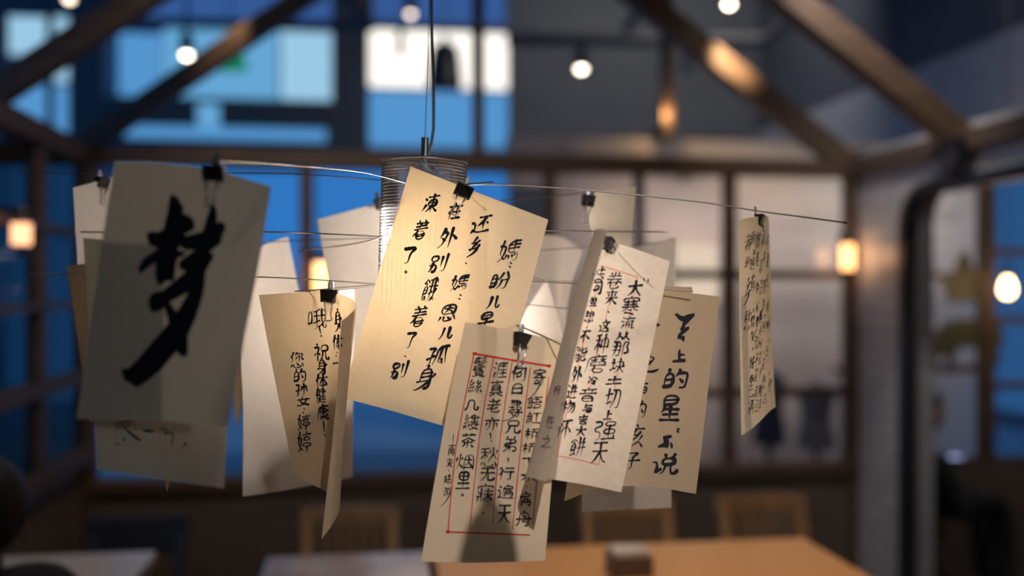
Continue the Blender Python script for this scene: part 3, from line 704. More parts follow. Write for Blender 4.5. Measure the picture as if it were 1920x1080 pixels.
# ------------------------------------------------------------------ papers
SHEETS = {}
def cr(a, b, c, d, t):
    return .5 * (2 * b + (c - a) * t + (2 * a - 5 * b + 4 * c - d) * t * t + (3 * b - a - 3 * c + d) * t ** 3)
def spline(row, n):
    k = len(row); out = []
    for i in range(k - 1):
        a = row[i - 1] if i else 2 * row[0] - row[1]; d = row[i + 2] if i + 2 < k else 2 * row[-1] - row[-2]
        for s in range(n): out.append(cr(a, row[i], row[i + 1], d, s / n))
    return out + [row[-1]]
def sheet(key, rows, m, label, clip_at=None, sub=(8, 8)):
    pts = [[P(*c) for c in r] for r in rows]
    pts = [spline(r, sub[1]) for r in pts]
    cols = [spline([r[j] for r in pts], sub[0]) for j in range(len(pts[0]))]
    nr, nc = len(cols[0]), len(cols)
    vs = [cols[j][i] for i in range(nr) for j in range(nc)]
    fs = [(i * nc + j, (i + 1) * nc + j, (i + 1) * nc + j + 1, i * nc + j + 1) for i in range(nr - 1) for j in range(nc - 1)]
    top = clip_at or ((rows[0][0][0] + rows[0][-1][0]) / 2, rows[0][0][1])
    o = obj('paper_sheet', vs, fs, m, None, vs[nc // 2], True)
    tag(o, label, 'paper', 'papers clipped to the lamp')
    SHEETS[key] = (o, BVHTree.FromPolygons(vs, fs)); return o
def quad(tl, tr, br, bl, bow=0, bowv=0):
    def L(a, b, t): return tuple(x + (y - x) * t for x, y in zip(a, b))
    rows = []
    for i in range(3):
        a, b = L(tl, bl, i / 2), L(tr, br, i / 2); r = []
        for j in range(3):
            c = L(a, b, j / 2); k = (bow if j == 1 else 0) + (bowv if i == 1 else 0)
            r.append((c[0], c[1], c[2] + k))
        rows.append(r)
    return rows
def hit(key, px, py, lift=.0005):
    d = rdir(px, py); h, n, i, t = SHEETS[key][1].ray_cast(CAM, d.normalized())
    if h is None: return None
    if n.dot(d) > 0: n = -n
    return h + n * lift

GLYPH = {   # brush strokes of each character as x, y, x, y, ... on a 0-63 square
    '凍': [[2, 8, 8, 14], [17, 7, 63, 7], [21, 29, 60, 29], [40, 0, 40, 63], [10, 35, 0, 53], [36, 42, 34, 40, 21, 40, 21, 18, 59, 18, 60, 39, 36, 42], [36, 42, 24, 55, 15, 60], [45, 41, 50, 51, 63, 60]],
    '着': [[16, 0, 20, 9], [5, 9, 59, 9], [47, 2, 45, 9], [28, 9, 28, 17, 24, 23, 23, 28], [8, 19, 56, 19], [1, 29, 63, 29], [18, 30, 18, 35, 16, 38, 17, 63, 55, 63, 54, 37, 17, 37], [0, 51, 10, 43, 16, 41], [17, 47, 55, 47], [17, 54, 55, 54]],
    '了': [[0, 0, 63, 1, 61, 7, 37, 20, 35, 61, 30, 63, 16, 62]],
    '在': [[1, 11, 63, 11], [26, 0, 24, 8, 9, 33, 11, 35, 11, 63], [0, 39, 5, 35, 9, 33], [25, 35, 60, 35], [43, 20, 43, 62], [22, 62, 63, 62]],
    '外': [[13, 1, 11, 12, 0, 30], [9, 30, 20, 38], [11, 12, 29, 12, 28, 20, 24, 34, 20, 38, 19, 45, 12, 54, 1, 61], [43, 0, 43, 63], [43, 24, 50, 25, 63, 37]],
    '别': [[18, 2, 3, 2, 3, 22, 30, 21, 30, 2, 18, 2], [45, 9, 45, 44], [14, 29, 10, 50, 6, 57, 2, 60], [63, 0, 63, 59, 61, 62, 51, 63], [0, 35, 30, 35, 28, 59, 24, 62, 18, 62]],
    '餓': [[27, 5, 40, 1], [0, 13, 11, 2, 14, 3, 22, 11], [11, 13, 13, 19], [55, 2, 60, 11], [4, 30, 19, 30], [27, 21, 61, 21], [35, 3, 35, 61, 29, 63], [48, 0, 52, 54, 56, 61, 59, 61, 61, 60, 63, 53], [27, 42, 43, 37], [4, 41, 19, 40, 19, 20, 4, 20, 4, 58, 18, 54], [60, 30, 55, 44, 52, 45], [17, 48, 20, 60], [42, 61, 49, 54, 52, 54]],
    '还': [[21, 0, 59, 0], [19, 35, 25, 31, 34, 20, 38, 18], [43, 0, 38, 18, 39, 51], [0, 22, 10, 22, 10, 54], [48, 21, 52, 26], [0, 62, 6, 54, 10, 54], [10, 54, 18, 60, 31, 63, 63, 61]],
    '乡': [[33, 0, 14, 15, 13, 19], [8, 19, 35, 18, 37, 19, 55, 12], [31, 19, 34, 23], [37, 19, 33, 25, 19, 32, 15, 37], [4, 40, 15, 37, 20, 38, 55, 36, 63, 28], [0, 63, 19, 59, 35, 53, 52, 41, 53, 36]],
    '媽': [[9, 0, 2, 38, 9, 45, 13, 46], [28, 15, 61, 15], [46, 4, 46, 38], [0, 16, 19, 16, 18, 28, 13, 50, 6, 58, 2, 61], [28, 26, 61, 26], [61, 4, 28, 4, 28, 38, 63, 38, 61, 61, 59, 63, 52, 63], [13, 50, 18, 55], [28, 46, 24, 58], [52, 44, 55, 50], [35, 48, 36, 57], [44, 46, 46, 54]],
    '恩': [[17, 13, 46, 13], [32, 6, 30, 17, 22, 25, 17, 28], [30, 17, 45, 27], [47, 35, 6, 35, 6, 0, 57, 0, 57, 35, 47, 35], [6, 46, 0, 60], [33, 45, 37, 51], [18, 45, 18, 61, 20, 63, 46, 63, 49, 55], [57, 46, 63, 58]],
    '儿': [[16, 0, 15, 36, 9, 53, 0, 62], [44, 0, 44, 60, 50, 63, 60, 62, 62, 58, 63, 49]],
    '孤': [[2, 4, 20, 4, 20, 6, 11, 18, 11, 61, 9, 62, 2, 61], [0, 40, 22, 30], [61, 1, 56, 0, 55, 2, 29, 5, 28, 35, 22, 61], [42, 3, 42, 36, 36, 58, 51, 56], [55, 2, 55, 25, 63, 63], [48, 44, 53, 61]],
    '身': [[31, 0, 30, 6], [14, 18, 51, 18], [14, 29, 51, 29], [63, 26, 57, 34, 52, 35], [4, 41, 51, 41], [0, 62, 5, 63, 24, 56, 40, 47, 43, 42], [14, 41, 14, 7, 51, 7, 51, 58, 49, 62, 37, 63]],
    '盼': [[37, 0, 28, 20, 24, 25, 17, 25], [0, 18, 17, 18], [51, 0, 56, 15, 63, 25, 57, 29, 30, 29], [0, 35, 17, 35], [0, 51, 17, 51, 17, 2, 0, 2, 0, 57], [38, 29, 35, 48, 30, 56, 23, 62], [57, 29, 55, 59, 52, 63, 42, 61]],
    '早': [[8, 13, 54, 13], [32, 28, 8, 28, 8, 0, 54, 0, 54, 27, 32, 28], [0, 45, 63, 45], [32, 28, 32, 63]],
    '鬢': [[7, 6, 28, 6], [7, 11, 28, 11], [37, 5, 56, 0], [30, 1, 7, 1, 7, 21, 22, 21, 24, 20], [0, 16, 32, 16], [8, 17, 10, 22], [37, 13, 46, 12, 57, 7], [24, 20, 31, 24, 32, 27], [35, 21, 43, 21, 63, 15], [4, 38, 12, 38, 15, 36, 16, 34], [3, 32, 3, 28, 32, 27, 57, 28, 58, 32], [11, 33, 50, 33], [1, 42, 30, 41, 41, 37, 42, 34], [12, 47, 51, 47], [30, 34, 30, 39, 33, 42, 49, 42, 51, 43, 50, 56, 42, 56, 40, 60, 37, 60], [12, 51, 51, 51], [2, 62, 18, 61, 22, 57], [12, 42, 13, 56, 39, 56, 42, 60, 58, 63]],
    '絲': [[14, 0, 4, 16, 3, 21], [3, 21, 13, 22], [45, 2, 38, 14, 37, 18, 48, 18], [22, 11, 6, 32, 7, 36], [55, 10, 52, 15, 48, 18, 47, 22, 41, 28, 38, 34], [2, 38, 7, 36, 15, 37, 24, 35], [22, 28, 26, 38], [57, 24, 62, 36], [38, 34, 60, 33], [3, 48, 0, 61], [13, 48, 15, 58], [22, 45, 25, 55], [38, 44, 37, 51, 34, 57, 32, 57], [48, 35, 48, 60, 46, 63, 40, 61], [58, 43, 63, 55]],
    '几': [[0, 63, 8, 54, 12, 41, 15, 0, 44, 0, 44, 54, 47, 62, 58, 63, 61, 61, 63, 50, 61, 46]],
    '縷': [[12, 0, 2, 19, 2, 21, 11, 21], [44, 4, 30, 5, 31, 20, 57, 20, 58, 18, 58, 5, 44, 4], [26, 11, 62, 11], [18, 11, 4, 33, 4, 37], [44, 0, 44, 33, 40, 37, 40, 44], [0, 39, 4, 37, 20, 35, 18, 28], [43, 35, 29, 36, 29, 27, 60, 28, 58, 36, 43, 35], [2, 48, 0, 61], [10, 48, 12, 58], [19, 45, 22, 56], [26, 44, 63, 44], [55, 44, 55, 49, 50, 58], [36, 45, 34, 51, 34, 54, 62, 62], [27, 63, 40, 61, 43, 58]],
    '茶': [[16, 1, 16, 14], [0, 7, 63, 7], [45, 0, 45, 14], [0, 34, 16, 27, 30, 17, 35, 18, 50, 29, 63, 33], [9, 39, 53, 39], [31, 30, 31, 61, 30, 62, 23, 63], [16, 47, 6, 58, 2, 59], [46, 49, 57, 58]],
    '烟': [[2, 15, 0, 28, 2, 32], [22, 14, 18, 24], [12, 0, 11, 43, 5, 57, 1, 62], [36, 23, 56, 23], [45, 11, 45, 34, 44, 34, 39, 46, 35, 50], [11, 43, 17, 46, 21, 53], [45, 34, 48, 34, 56, 50], [28, 58, 63, 58], [28, 63, 29, 3, 63, 3, 63, 62]],
    '里': [[8, 15, 56, 15], [56, 15, 56, 0, 8, 0, 8, 31, 56, 31, 56, 15], [32, 0, 32, 62], [6, 45, 58, 45], [0, 63, 63, 63]],
    '涯': [[4, 0, 12, 5], [0, 20, 8, 24], [32, 16, 59, 16], [45, 9, 45, 30], [62, 2, 22, 2, 22, 27, 19, 46, 14, 61, 11, 61], [28, 30, 61, 30], [9, 40, 1, 59, 2, 63], [30, 44, 61, 44], [45, 37, 45, 60], [25, 60, 63, 60]],
    '真': [[2, 6, 60, 6], [32, 0, 29, 15], [11, 24, 51, 24], [11, 32, 51, 32], [11, 40, 51, 40], [11, 50, 11, 16, 29, 15, 51, 16, 51, 49], [0, 50, 61, 50], [1, 62, 4, 63, 18, 56, 23, 56], [41, 56, 63, 62]],
    '老': [[7, 10, 46, 10, 49, 12], [26, 0, 26, 25], [59, 3, 43, 19, 41, 25], [0, 26, 63, 26], [1, 46, 21, 38, 22, 36, 29, 31, 31, 26], [21, 48, 28, 47, 51, 40], [21, 38, 21, 56, 24, 63, 56, 63, 58, 61, 60, 56]],
    '亦': [[30, 0, 33, 5, 32, 13], [0, 13, 63, 13], [9, 27, 2, 44], [23, 13, 22, 40, 17, 52, 6, 62], [43, 13, 43, 60, 40, 63, 32, 63], [54, 28, 62, 46]],
    '愁': [[0, 4, 26, 1], [0, 15, 26, 15], [36, 10, 31, 22], [14, 2, 14, 41], [62, 10, 58, 20], [2, 34, 9, 25, 14, 22, 20, 23, 24, 28], [47, 0, 47, 22, 50, 23, 56, 34, 63, 38], [47, 22, 44, 24, 41, 32, 30, 41, 30, 45, 35, 52], [6, 51, 2, 60], [16, 51, 17, 61, 19, 63, 47, 63, 50, 57], [56, 48, 62, 60]],
    '无': [[5, 0, 58, 0], [0, 24, 62, 24], [30, 0, 29, 21, 22, 45, 12, 56, 1, 63], [35, 24, 35, 55, 37, 61, 42, 63, 58, 62, 61, 60, 63, 52]],
    '寐': [[32, 0, 32, 5], [2, 12, 2, 6, 32, 5, 61, 6, 62, 12], [4, 19, 4, 31, 18, 31], [29, 22, 61, 22], [18, 14, 18, 63], [0, 42, 18, 42], [44, 14, 44, 63], [6, 42, 5, 54, 0, 63], [27, 35, 41, 35, 50, 43, 52, 47, 61, 55], [28, 56, 46, 36, 63, 35]],
    '何': [[22, 7, 63, 7], [8, 20, 2, 24, 0, 29], [16, 0, 8, 20, 10, 22, 10, 62], [58, 7, 58, 59, 55, 62, 44, 63], [24, 43, 43, 43, 43, 23, 24, 23, 24, 48]],
    '日': [[0, 28, 63, 28], [0, 57, 63, 57], [0, 63, 1, 0, 63, 0, 63, 62]],
    '尋': [[8, 0, 53, 1, 52, 17, 9, 17], [10, 8, 53, 8], [1, 25, 25, 25], [14, 25, 14, 37], [2, 38, 27, 36], [47, 38, 36, 36, 36, 25, 58, 26, 58, 36, 47, 38], [0, 46, 63, 46], [14, 46, 14, 51, 20, 55], [47, 38, 47, 61, 44, 63, 33, 61]],
    '兄': [[40, 27, 54, 27, 54, 0, 8, 1, 8, 27, 40, 27], [19, 27, 16, 48, 10, 57, 0, 62], [40, 27, 40, 60, 41, 61, 48, 63, 59, 62, 61, 61, 63, 51]],
    '弟': [[13, 0, 17, 6, 17, 11], [51, 0, 50, 0, 45, 11], [3, 11, 60, 11, 59, 26, 7, 27, 4, 40, 27, 40, 29, 44], [31, 11, 31, 40, 29, 44, 31, 46, 31, 63], [0, 60, 17, 53, 29, 44], [31, 40, 63, 41, 60, 58, 48, 59]],
    '行': [[12, 0, 2, 10], [30, 2, 61, 2], [0, 35, 6, 30, 11, 29], [26, 23, 63, 23], [18, 14, 11, 26, 12, 62], [51, 23, 51, 60, 49, 62, 42, 63, 37, 61]],
    '遍': [[4, 2, 10, 10], [41, 0, 42, 6], [23, 17, 58, 17, 60, 16, 59, 6, 23, 6, 22, 30, 18, 45, 19, 50], [0, 24, 9, 24, 9, 54], [39, 27, 39, 50], [28, 39, 61, 39], [50, 27, 50, 50], [9, 54, 6, 54, 0, 61, 0, 63], [28, 53, 28, 27, 61, 27, 61, 52, 57, 54], [9, 54, 27, 61, 63, 61]],
    '天': [[2, 0, 58, 0], [0, 26, 29, 26, 31, 28, 33, 26, 62, 26], [30, 0, 31, 28, 41, 46, 52, 57, 63, 62], [31, 28, 23, 44, 13, 55, 0, 63]],
    '寄': [[32, 0, 32, 5], [2, 13, 2, 5, 61, 5, 62, 13], [10, 16, 54, 16], [31, 16, 30, 21], [0, 34, 8, 34, 10, 29, 22, 26, 30, 21], [9, 33, 11, 34, 63, 34], [30, 21, 54, 29, 52, 60, 50, 62, 41, 63], [9, 56, 10, 44, 35, 44, 35, 54, 34, 56, 9, 56]],
    '語': [[10, 0, 12, 5], [0, 11, 22, 11], [29, 2, 61, 2], [3, 21, 20, 21], [41, 2, 37, 30], [2, 31, 20, 31], [30, 14, 56, 14, 56, 30], [27, 30, 63, 30], [2, 58, 20, 58, 20, 41, 2, 42, 2, 61], [30, 59, 58, 59, 58, 40, 31, 40, 30, 63]],
    '紅': [[14, 0, 3, 18, 5, 20], [32, 5, 61, 5], [0, 22, 5, 20, 12, 22], [21, 13, 18, 18, 12, 22, 12, 26, 5, 33, 4, 38], [21, 27, 23, 37], [4, 38, 23, 37], [46, 5, 46, 61], [3, 50, 0, 63], [22, 46, 24, 54], [13, 50, 14, 61], [28, 61, 63, 61]],
    '桥': [[31, 5, 58, 2], [1, 15, 19, 15], [43, 4, 41, 18, 37, 23, 37, 26, 28, 35], [27, 19, 62, 19], [11, 25, 16, 26, 19, 33], [12, 0, 10, 29, 12, 30, 12, 63], [10, 29, 6, 31, 0, 45, 0, 49], [52, 19, 54, 26, 63, 37], [36, 38, 35, 51, 32, 58], [54, 38, 54, 63]],
    '下': [[0, 0, 63, 0], [30, 0, 30, 63], [30, 20, 36, 21, 58, 35]],
    '水': [[57, 15, 42, 30], [1, 19, 19, 19, 19, 22, 13, 40, 0, 55], [32, 0, 32, 60, 30, 62, 22, 63], [32, 25, 42, 30, 43, 35, 48, 41, 63, 53]],
    '扁': [[33, 0, 34, 5], [8, 20, 61, 19, 61, 6, 9, 6, 8, 32, 0, 61], [31, 31, 31, 60], [15, 46, 63, 46], [46, 31, 46, 61], [15, 62, 15, 31, 63, 31, 63, 59, 61, 62, 56, 63]],
    '舟': [[30, 0, 28, 8], [27, 17, 35, 25], [0, 33, 63, 33], [26, 42, 32, 46], [1, 62, 7, 53, 10, 44, 12, 8, 28, 8, 51, 8, 51, 61, 47, 63, 41, 63]],
    '南': [[0, 7, 63, 7], [32, 0, 32, 20], [21, 27, 24, 30, 23, 36], [43, 27, 39, 36], [17, 36, 48, 36], [15, 49, 50, 49], [32, 37, 32, 61], [5, 62, 5, 20, 32, 20, 59, 20, 59, 60, 57, 63, 47, 63]],
    '宋': [[31, 0, 32, 8], [2, 18, 2, 8, 32, 8, 61, 8, 61, 18], [33, 32, 36, 30, 61, 30], [28, 32, 19, 44, 0, 59], [32, 18, 33, 32, 32, 63], [1, 30, 27, 30, 33, 32, 40, 38, 49, 48, 63, 58]],
    '陆': [[28, 11, 58, 11], [24, 29, 63, 29], [43, 0, 43, 58], [6, 44, 13, 46, 17, 42, 16, 31, 9, 21, 16, 3, 0, 2, 0, 63], [27, 43, 28, 59, 61, 59, 61, 42]],
    '游': [[3, 2, 9, 5], [23, 0, 26, 5], [15, 12, 37, 12, 40, 15], [0, 22, 7, 26], [45, 10, 62, 10], [47, 1, 45, 10, 40, 15, 41, 21, 59, 24], [22, 12, 22, 28, 18, 49, 12, 61], [22, 28, 34, 28, 32, 59, 30, 62, 24, 62], [8, 43, 0, 61], [41, 41, 63, 41], [59, 24, 58, 27, 53, 33, 52, 61, 51, 63, 41, 61]],
    '大': [[0, 22, 29, 22, 31, 24], [31, 24, 34, 22, 63, 22], [31, 0, 31, 24, 35, 29, 42, 45, 53, 58, 62, 63], [31, 24, 23, 43, 14, 55, 0, 63]],
    '寒': [[31, 0, 32, 5], [2, 13, 2, 5, 32, 5, 61, 5, 61, 13], [8, 17, 54, 17], [20, 13, 20, 35, 18, 41, 7, 51, 0, 52], [9, 27, 53, 27], [1, 36, 62, 36], [42, 13, 42, 35, 45, 41, 58, 51, 63, 51], [25, 45, 39, 49], [14, 58, 16, 56, 23, 57, 46, 63]],
    '流': [[4, 2, 11, 6], [39, 0, 41, 9], [20, 9, 61, 9], [0, 22, 9, 27], [34, 10, 33, 15, 28, 21, 27, 26], [50, 16, 55, 25], [21, 27, 56, 25, 59, 28], [13, 41, 2, 61], [26, 36, 25, 48, 22, 58], [39, 36, 39, 60], [52, 36, 52, 61, 54, 63, 61, 63, 63, 60, 63, 55]],
    '从': [[16, 0, 15, 27, 6, 54, 0, 62], [15, 27, 20, 28, 28, 40, 29, 45], [47, 0, 45, 32, 48, 34, 54, 48, 63, 61], [45, 32, 42, 34, 37, 49, 27, 63]],
    '那': [[1, 19, 29, 19], [0, 0, 29, 0, 27, 58, 23, 62, 18, 62, 15, 60], [12, 0, 11, 35, 6, 51, 0, 61], [0, 37, 29, 37], [51, 52, 61, 50, 63, 45, 61, 35, 53, 24, 60, 9, 61, 1, 41, 1, 41, 63]],
    '块': [[1, 17, 18, 17], [10, 0, 10, 44], [27, 12, 58, 12, 58, 34], [41, 0, 41, 33, 45, 38, 50, 50, 58, 59, 63, 62], [25, 34, 42, 35, 63, 34], [0, 50, 10, 44, 19, 42], [42, 35, 39, 39, 35, 50, 28, 58, 20, 63]],
    '土': [[6, 24, 58, 24], [32, 0, 32, 62], [0, 63, 63, 63]],
    '切': [[0, 21, 25, 15], [10, 0, 9, 48], [42, 4, 41, 25, 36, 44, 34, 50, 24, 62], [30, 4, 63, 4, 61, 53, 58, 62, 48, 63], [9, 48, 25, 43]],
    '上': [[29, 24, 58, 24], [29, 0, 29, 62], [0, 63, 63, 63]],
    '强': [[44, 15, 30, 14, 30, 0, 58, 1, 58, 14, 44, 15], [0, 0, 18, 1, 18, 18, 1, 19, 0, 36, 17, 36, 15, 59, 12, 62, 5, 63], [44, 15, 44, 60], [44, 43, 28, 43, 28, 27, 60, 27, 59, 43, 44, 43], [26, 61, 59, 58], [57, 50, 59, 58, 62, 60, 63, 63]],
    '卷': [[13, 2, 17, 8, 16, 13], [32, 0, 30, 11, 26, 15, 23, 25], [5, 13, 57, 13], [49, 3, 45, 13], [0, 26, 62, 26], [17, 27, 13, 36], [0, 43, 13, 36], [15, 39, 44, 39], [44, 27, 48, 35, 63, 43], [48, 35, 44, 39], [44, 39, 42, 51, 32, 52], [15, 39, 15, 61, 18, 63, 52, 63, 54, 56]],
    '来': [[3, 9, 59, 9], [12, 17, 15, 26], [53, 16, 48, 26, 45, 27], [1, 33, 26, 33, 30, 35, 35, 35], [31, 0, 31, 33, 30, 35, 31, 37, 31, 63], [35, 35, 37, 33, 62, 33], [30, 35, 13, 51, 0, 59], [35, 35, 46, 48, 63, 59]],
    '这': [[37, 0, 40, 6, 40, 12], [19, 12, 62, 12], [52, 12, 51, 19, 44, 35, 33, 44, 20, 51], [0, 29, 10, 30, 10, 57], [20, 23, 32, 29, 58, 51], [2, 61, 10, 57], [10, 57, 28, 63, 63, 62]],
    '种': [[2, 5, 22, 2], [2, 20, 23, 20], [14, 4, 14, 63], [47, 0, 47, 63], [0, 50, 0, 47, 8, 33, 13, 30, 18, 30, 24, 38], [31, 39, 63, 39], [31, 43, 32, 15, 63, 15, 63, 43]],
    '磨': [[35, 0, 36, 6], [15, 17, 22, 17, 32, 24], [25, 13, 25, 32], [13, 29, 26, 18, 34, 17], [41, 28, 53, 18, 62, 17], [51, 13, 51, 32], [42, 17, 49, 17, 63, 29], [63, 6, 6, 6, 5, 40, 0, 63], [14, 37, 63, 37], [30, 38, 29, 43, 25, 49, 25, 63, 58, 63, 58, 49, 25, 49, 12, 56]],
    '冷': [[2, 2, 7, 13], [17, 23, 24, 18, 40, 0, 50, 12, 63, 22], [9, 38, 0, 59], [23, 34, 55, 34, 54, 40, 41, 56], [27, 51, 41, 56], [41, 56, 42, 60, 47, 63]],
    '音': [[31, 0, 32, 6], [5, 7, 59, 7], [17, 13, 20, 25], [47, 7, 48, 13, 44, 24], [0, 25, 63, 25], [11, 50, 53, 50], [53, 63, 11, 63, 11, 37, 53, 37, 53, 63]],
    '与': [[17, 0, 11, 28], [16, 8, 62, 8], [11, 28, 63, 28, 62, 44, 56, 61, 52, 63, 38, 63, 34, 61], [0, 45, 46, 45]],
    '吉': [[0, 10, 63, 10], [32, 0, 32, 27], [5, 28, 59, 28], [55, 63, 54, 41, 10, 42, 10, 63, 55, 63]],
    '餅': [[0, 13, 13, 2, 23, 9], [14, 13, 14, 19], [33, 15, 61, 15], [5, 30, 22, 30], [38, 0, 40, 6, 40, 41, 37, 53, 31, 61], [56, 0, 52, 12, 53, 16, 53, 63], [32, 34, 63, 34], [5, 41, 22, 41, 22, 20, 5, 20, 5, 58], [19, 47, 24, 59], [5, 58, 20, 54]],
    '共': [[18, 0, 18, 38], [3, 15, 61, 15], [45, 0, 45, 38], [0, 39, 63, 39], [0, 63, 8, 60, 20, 49], [43, 49, 61, 63]],
    '同': [[13, 14, 50, 14], [18, 47, 46, 46, 45, 27, 19, 27, 18, 52], [0, 63, 0, 1, 63, 0, 63, 61, 58, 63, 52, 63]],
    '翌': [[7, 9, 14, 12], [3, 0, 26, 0, 26, 26], [38, 9, 46, 12], [2, 26, 17, 18, 26, 17], [35, 0, 58, 0, 58, 27], [36, 25, 53, 16, 58, 15], [28, 31, 32, 33, 32, 39], [7, 39, 57, 39], [17, 47, 20, 56], [50, 45, 46, 47, 42, 62], [0, 63, 63, 63]],
    '想': [[1, 11, 27, 11], [15, 0, 15, 38], [36, 15, 61, 15], [0, 37, 0, 33, 13, 19, 25, 26], [36, 26, 61, 26], [61, 26, 60, 3, 36, 4, 36, 38, 61, 38, 61, 26], [6, 48, 2, 60], [29, 44, 37, 51], [18, 50, 19, 61, 23, 63, 46, 62, 49, 56], [58, 48, 63, 58]],
    '不': [[1, 0, 62, 0], [0, 40, 12, 32, 26, 19, 30, 17], [35, 1, 30, 16, 31, 63], [41, 21, 63, 39]],
    '能': [[9, 0, 0, 14], [19, 5, 23, 14], [0, 14, 23, 14], [36, 11, 43, 11, 57, 6, 59, 7], [36, 0, 36, 24, 38, 27, 61, 27, 62, 20], [0, 37, 23, 37], [0, 49, 23, 49], [36, 46, 41, 46, 58, 39], [36, 35, 36, 60, 39, 62, 61, 62, 63, 55], [0, 63, 1, 26, 23, 27, 23, 61, 21, 63, 15, 63]],
    '进': [[3, 1, 8, 6], [22, 13, 61, 13], [33, 0, 33, 32, 27, 50], [52, 0, 52, 52], [0, 27, 10, 27, 10, 55], [21, 33, 63, 33], [0, 63, 5, 57, 10, 55], [10, 55, 27, 63, 63, 63]],
    '物': [[4, 5, 3, 15, 0, 24], [3, 15, 21, 15], [36, 0, 34, 12, 33, 12, 27, 24], [14, 0, 14, 63], [43, 12, 40, 25, 28, 45], [1, 40, 23, 34], [54, 12, 54, 18, 49, 34, 41, 51, 32, 61], [34, 12, 63, 12, 59, 55, 56, 61, 49, 62]],
    '怀': [[24, 4, 63, 4], [2, 14, 0, 28], [17, 12, 20, 20], [10, 0, 10, 63], [45, 4, 41, 20, 42, 63], [22, 40, 36, 24, 41, 23, 50, 23, 63, 39]],
    '任': [[23, 9, 42, 6, 57, 2, 60, 3], [9, 20, 5, 22, 0, 28], [17, 0, 9, 19, 10, 63], [19, 32, 63, 32], [42, 6, 42, 61], [23, 61, 61, 61]],
    '之': [[28, 0, 33, 7, 32, 15], [2, 15, 52, 16, 45, 27, 14, 54], [0, 61, 5, 56, 14, 54], [14, 54, 20, 61, 32, 63, 61, 62, 63, 60]],
    '的': [[11, 0, 9, 11], [41, 1, 38, 12], [38, 12, 36, 13, 30, 24], [0, 33, 23, 33], [40, 30, 48, 43], [38, 12, 63, 12, 62, 38, 59, 58, 55, 63, 44, 63], [0, 57, 23, 56, 23, 12, 0, 12, 0, 62]],
    '星': [[8, 12, 55, 12], [12, 24, 55, 24, 55, 1, 9, 0, 8, 24, 12, 24], [12, 24, 10, 36, 1, 45], [10, 36, 58, 37], [32, 32, 32, 62], [9, 49, 55, 49], [0, 63, 63, 63]],
    '说': [[30, 0, 33, 6, 33, 14], [54, 0, 49, 13], [49, 13, 26, 14, 25, 33, 56, 33, 57, 14, 49, 13], [0, 23, 10, 23, 11, 54], [11, 54, 17, 52, 22, 47], [35, 33, 33, 47, 29, 57, 20, 63], [11, 54, 7, 59], [47, 33, 48, 61, 52, 63, 62, 62, 63, 55]],
    '亥': [[30, 0, 33, 4, 33, 10], [1, 11, 63, 11], [26, 11, 24, 17, 18, 22, 16, 28], [9, 30, 16, 28, 34, 28, 36, 30], [5, 47, 27, 38, 47, 21], [56, 32, 41, 46, 40, 49], [0, 61, 5, 63, 12, 61, 34, 50, 40, 49], [40, 49, 60, 62]],
    '子': [[8, 0, 51, 1], [0, 30, 63, 30], [51, 1, 50, 5, 46, 9, 32, 18, 30, 61, 18, 63, 16, 61]],
    '一': [[0, 0, 63, 0]],
    '满': [[4, 3, 10, 6], [32, 0, 32, 11], [18, 6, 63, 6], [49, 0, 49, 11], [0, 23, 8, 27], [18, 19, 63, 19], [34, 19, 33, 42, 27, 52, 20, 52], [48, 19, 47, 42, 41, 53], [11, 42, 2, 59, 3, 62], [33, 42, 36, 43, 38, 46], [47, 42, 50, 43, 54, 50], [20, 62, 21, 30, 61, 30, 61, 60, 58, 63, 52, 63]],
    '道': [[27, 0, 32, 5, 32, 11], [55, 0, 52, 2, 49, 10], [20, 11, 62, 11], [40, 11, 39, 21], [0, 28, 11, 28, 11, 55], [25, 32, 56, 32], [25, 42, 26, 21, 56, 22, 56, 52, 25, 52, 25, 42], [25, 42, 56, 42], [2, 60, 11, 55], [11, 55, 21, 61, 33, 63, 63, 61]],
    '有': [[0, 10, 63, 10], [26, 0, 14, 27, 10, 28, 0, 38], [15, 36, 54, 36], [14, 27, 15, 28, 15, 63], [16, 23, 54, 24, 54, 59, 53, 62, 42, 63], [15, 49, 54, 49]],
    '情': [[21, 5, 61, 5], [14, 11, 16, 19], [2, 14, 0, 29], [41, 0, 41, 23], [23, 14, 58, 14], [8, 0, 8, 63], [20, 24, 63, 24], [25, 42, 57, 42], [25, 52, 57, 52], [25, 63, 26, 32, 57, 33, 57, 59, 56, 62, 49, 63]],
    '又': [[2, 0, 56, 0, 56, 2, 48, 22, 35, 41, 18, 55, 0, 63], [8, 0, 16, 22, 29, 42, 43, 54, 53, 60, 63, 63]],
    '城': [[0, 19, 14, 19], [8, 1, 8, 49], [46, 0, 46, 21, 49, 52, 55, 62, 60, 63, 63, 55, 61, 51], [53, 1, 58, 5, 58, 12, 23, 12, 23, 40, 20, 56, 16, 63], [23, 26, 37, 26, 36, 49, 35, 52, 30, 52], [59, 26, 54, 42, 49, 44], [1, 52, 14, 47, 20, 48], [49, 52, 39, 61]],
    '鄉': [[29, 0, 31, 7], [9, 2, 2, 20], [2, 20, 10, 21], [16, 14, 4, 33, 2, 39], [23, 21, 38, 21], [2, 39, 14, 38], [16, 32, 14, 43, 9, 52, 0, 61], [23, 35, 38, 35, 38, 7, 23, 8, 23, 58], [35, 43, 40, 59], [23, 58, 37, 54], [55, 53, 61, 52, 63, 49, 62, 36, 57, 28, 57, 23, 63, 5, 62, 3, 47, 3, 47, 63]],
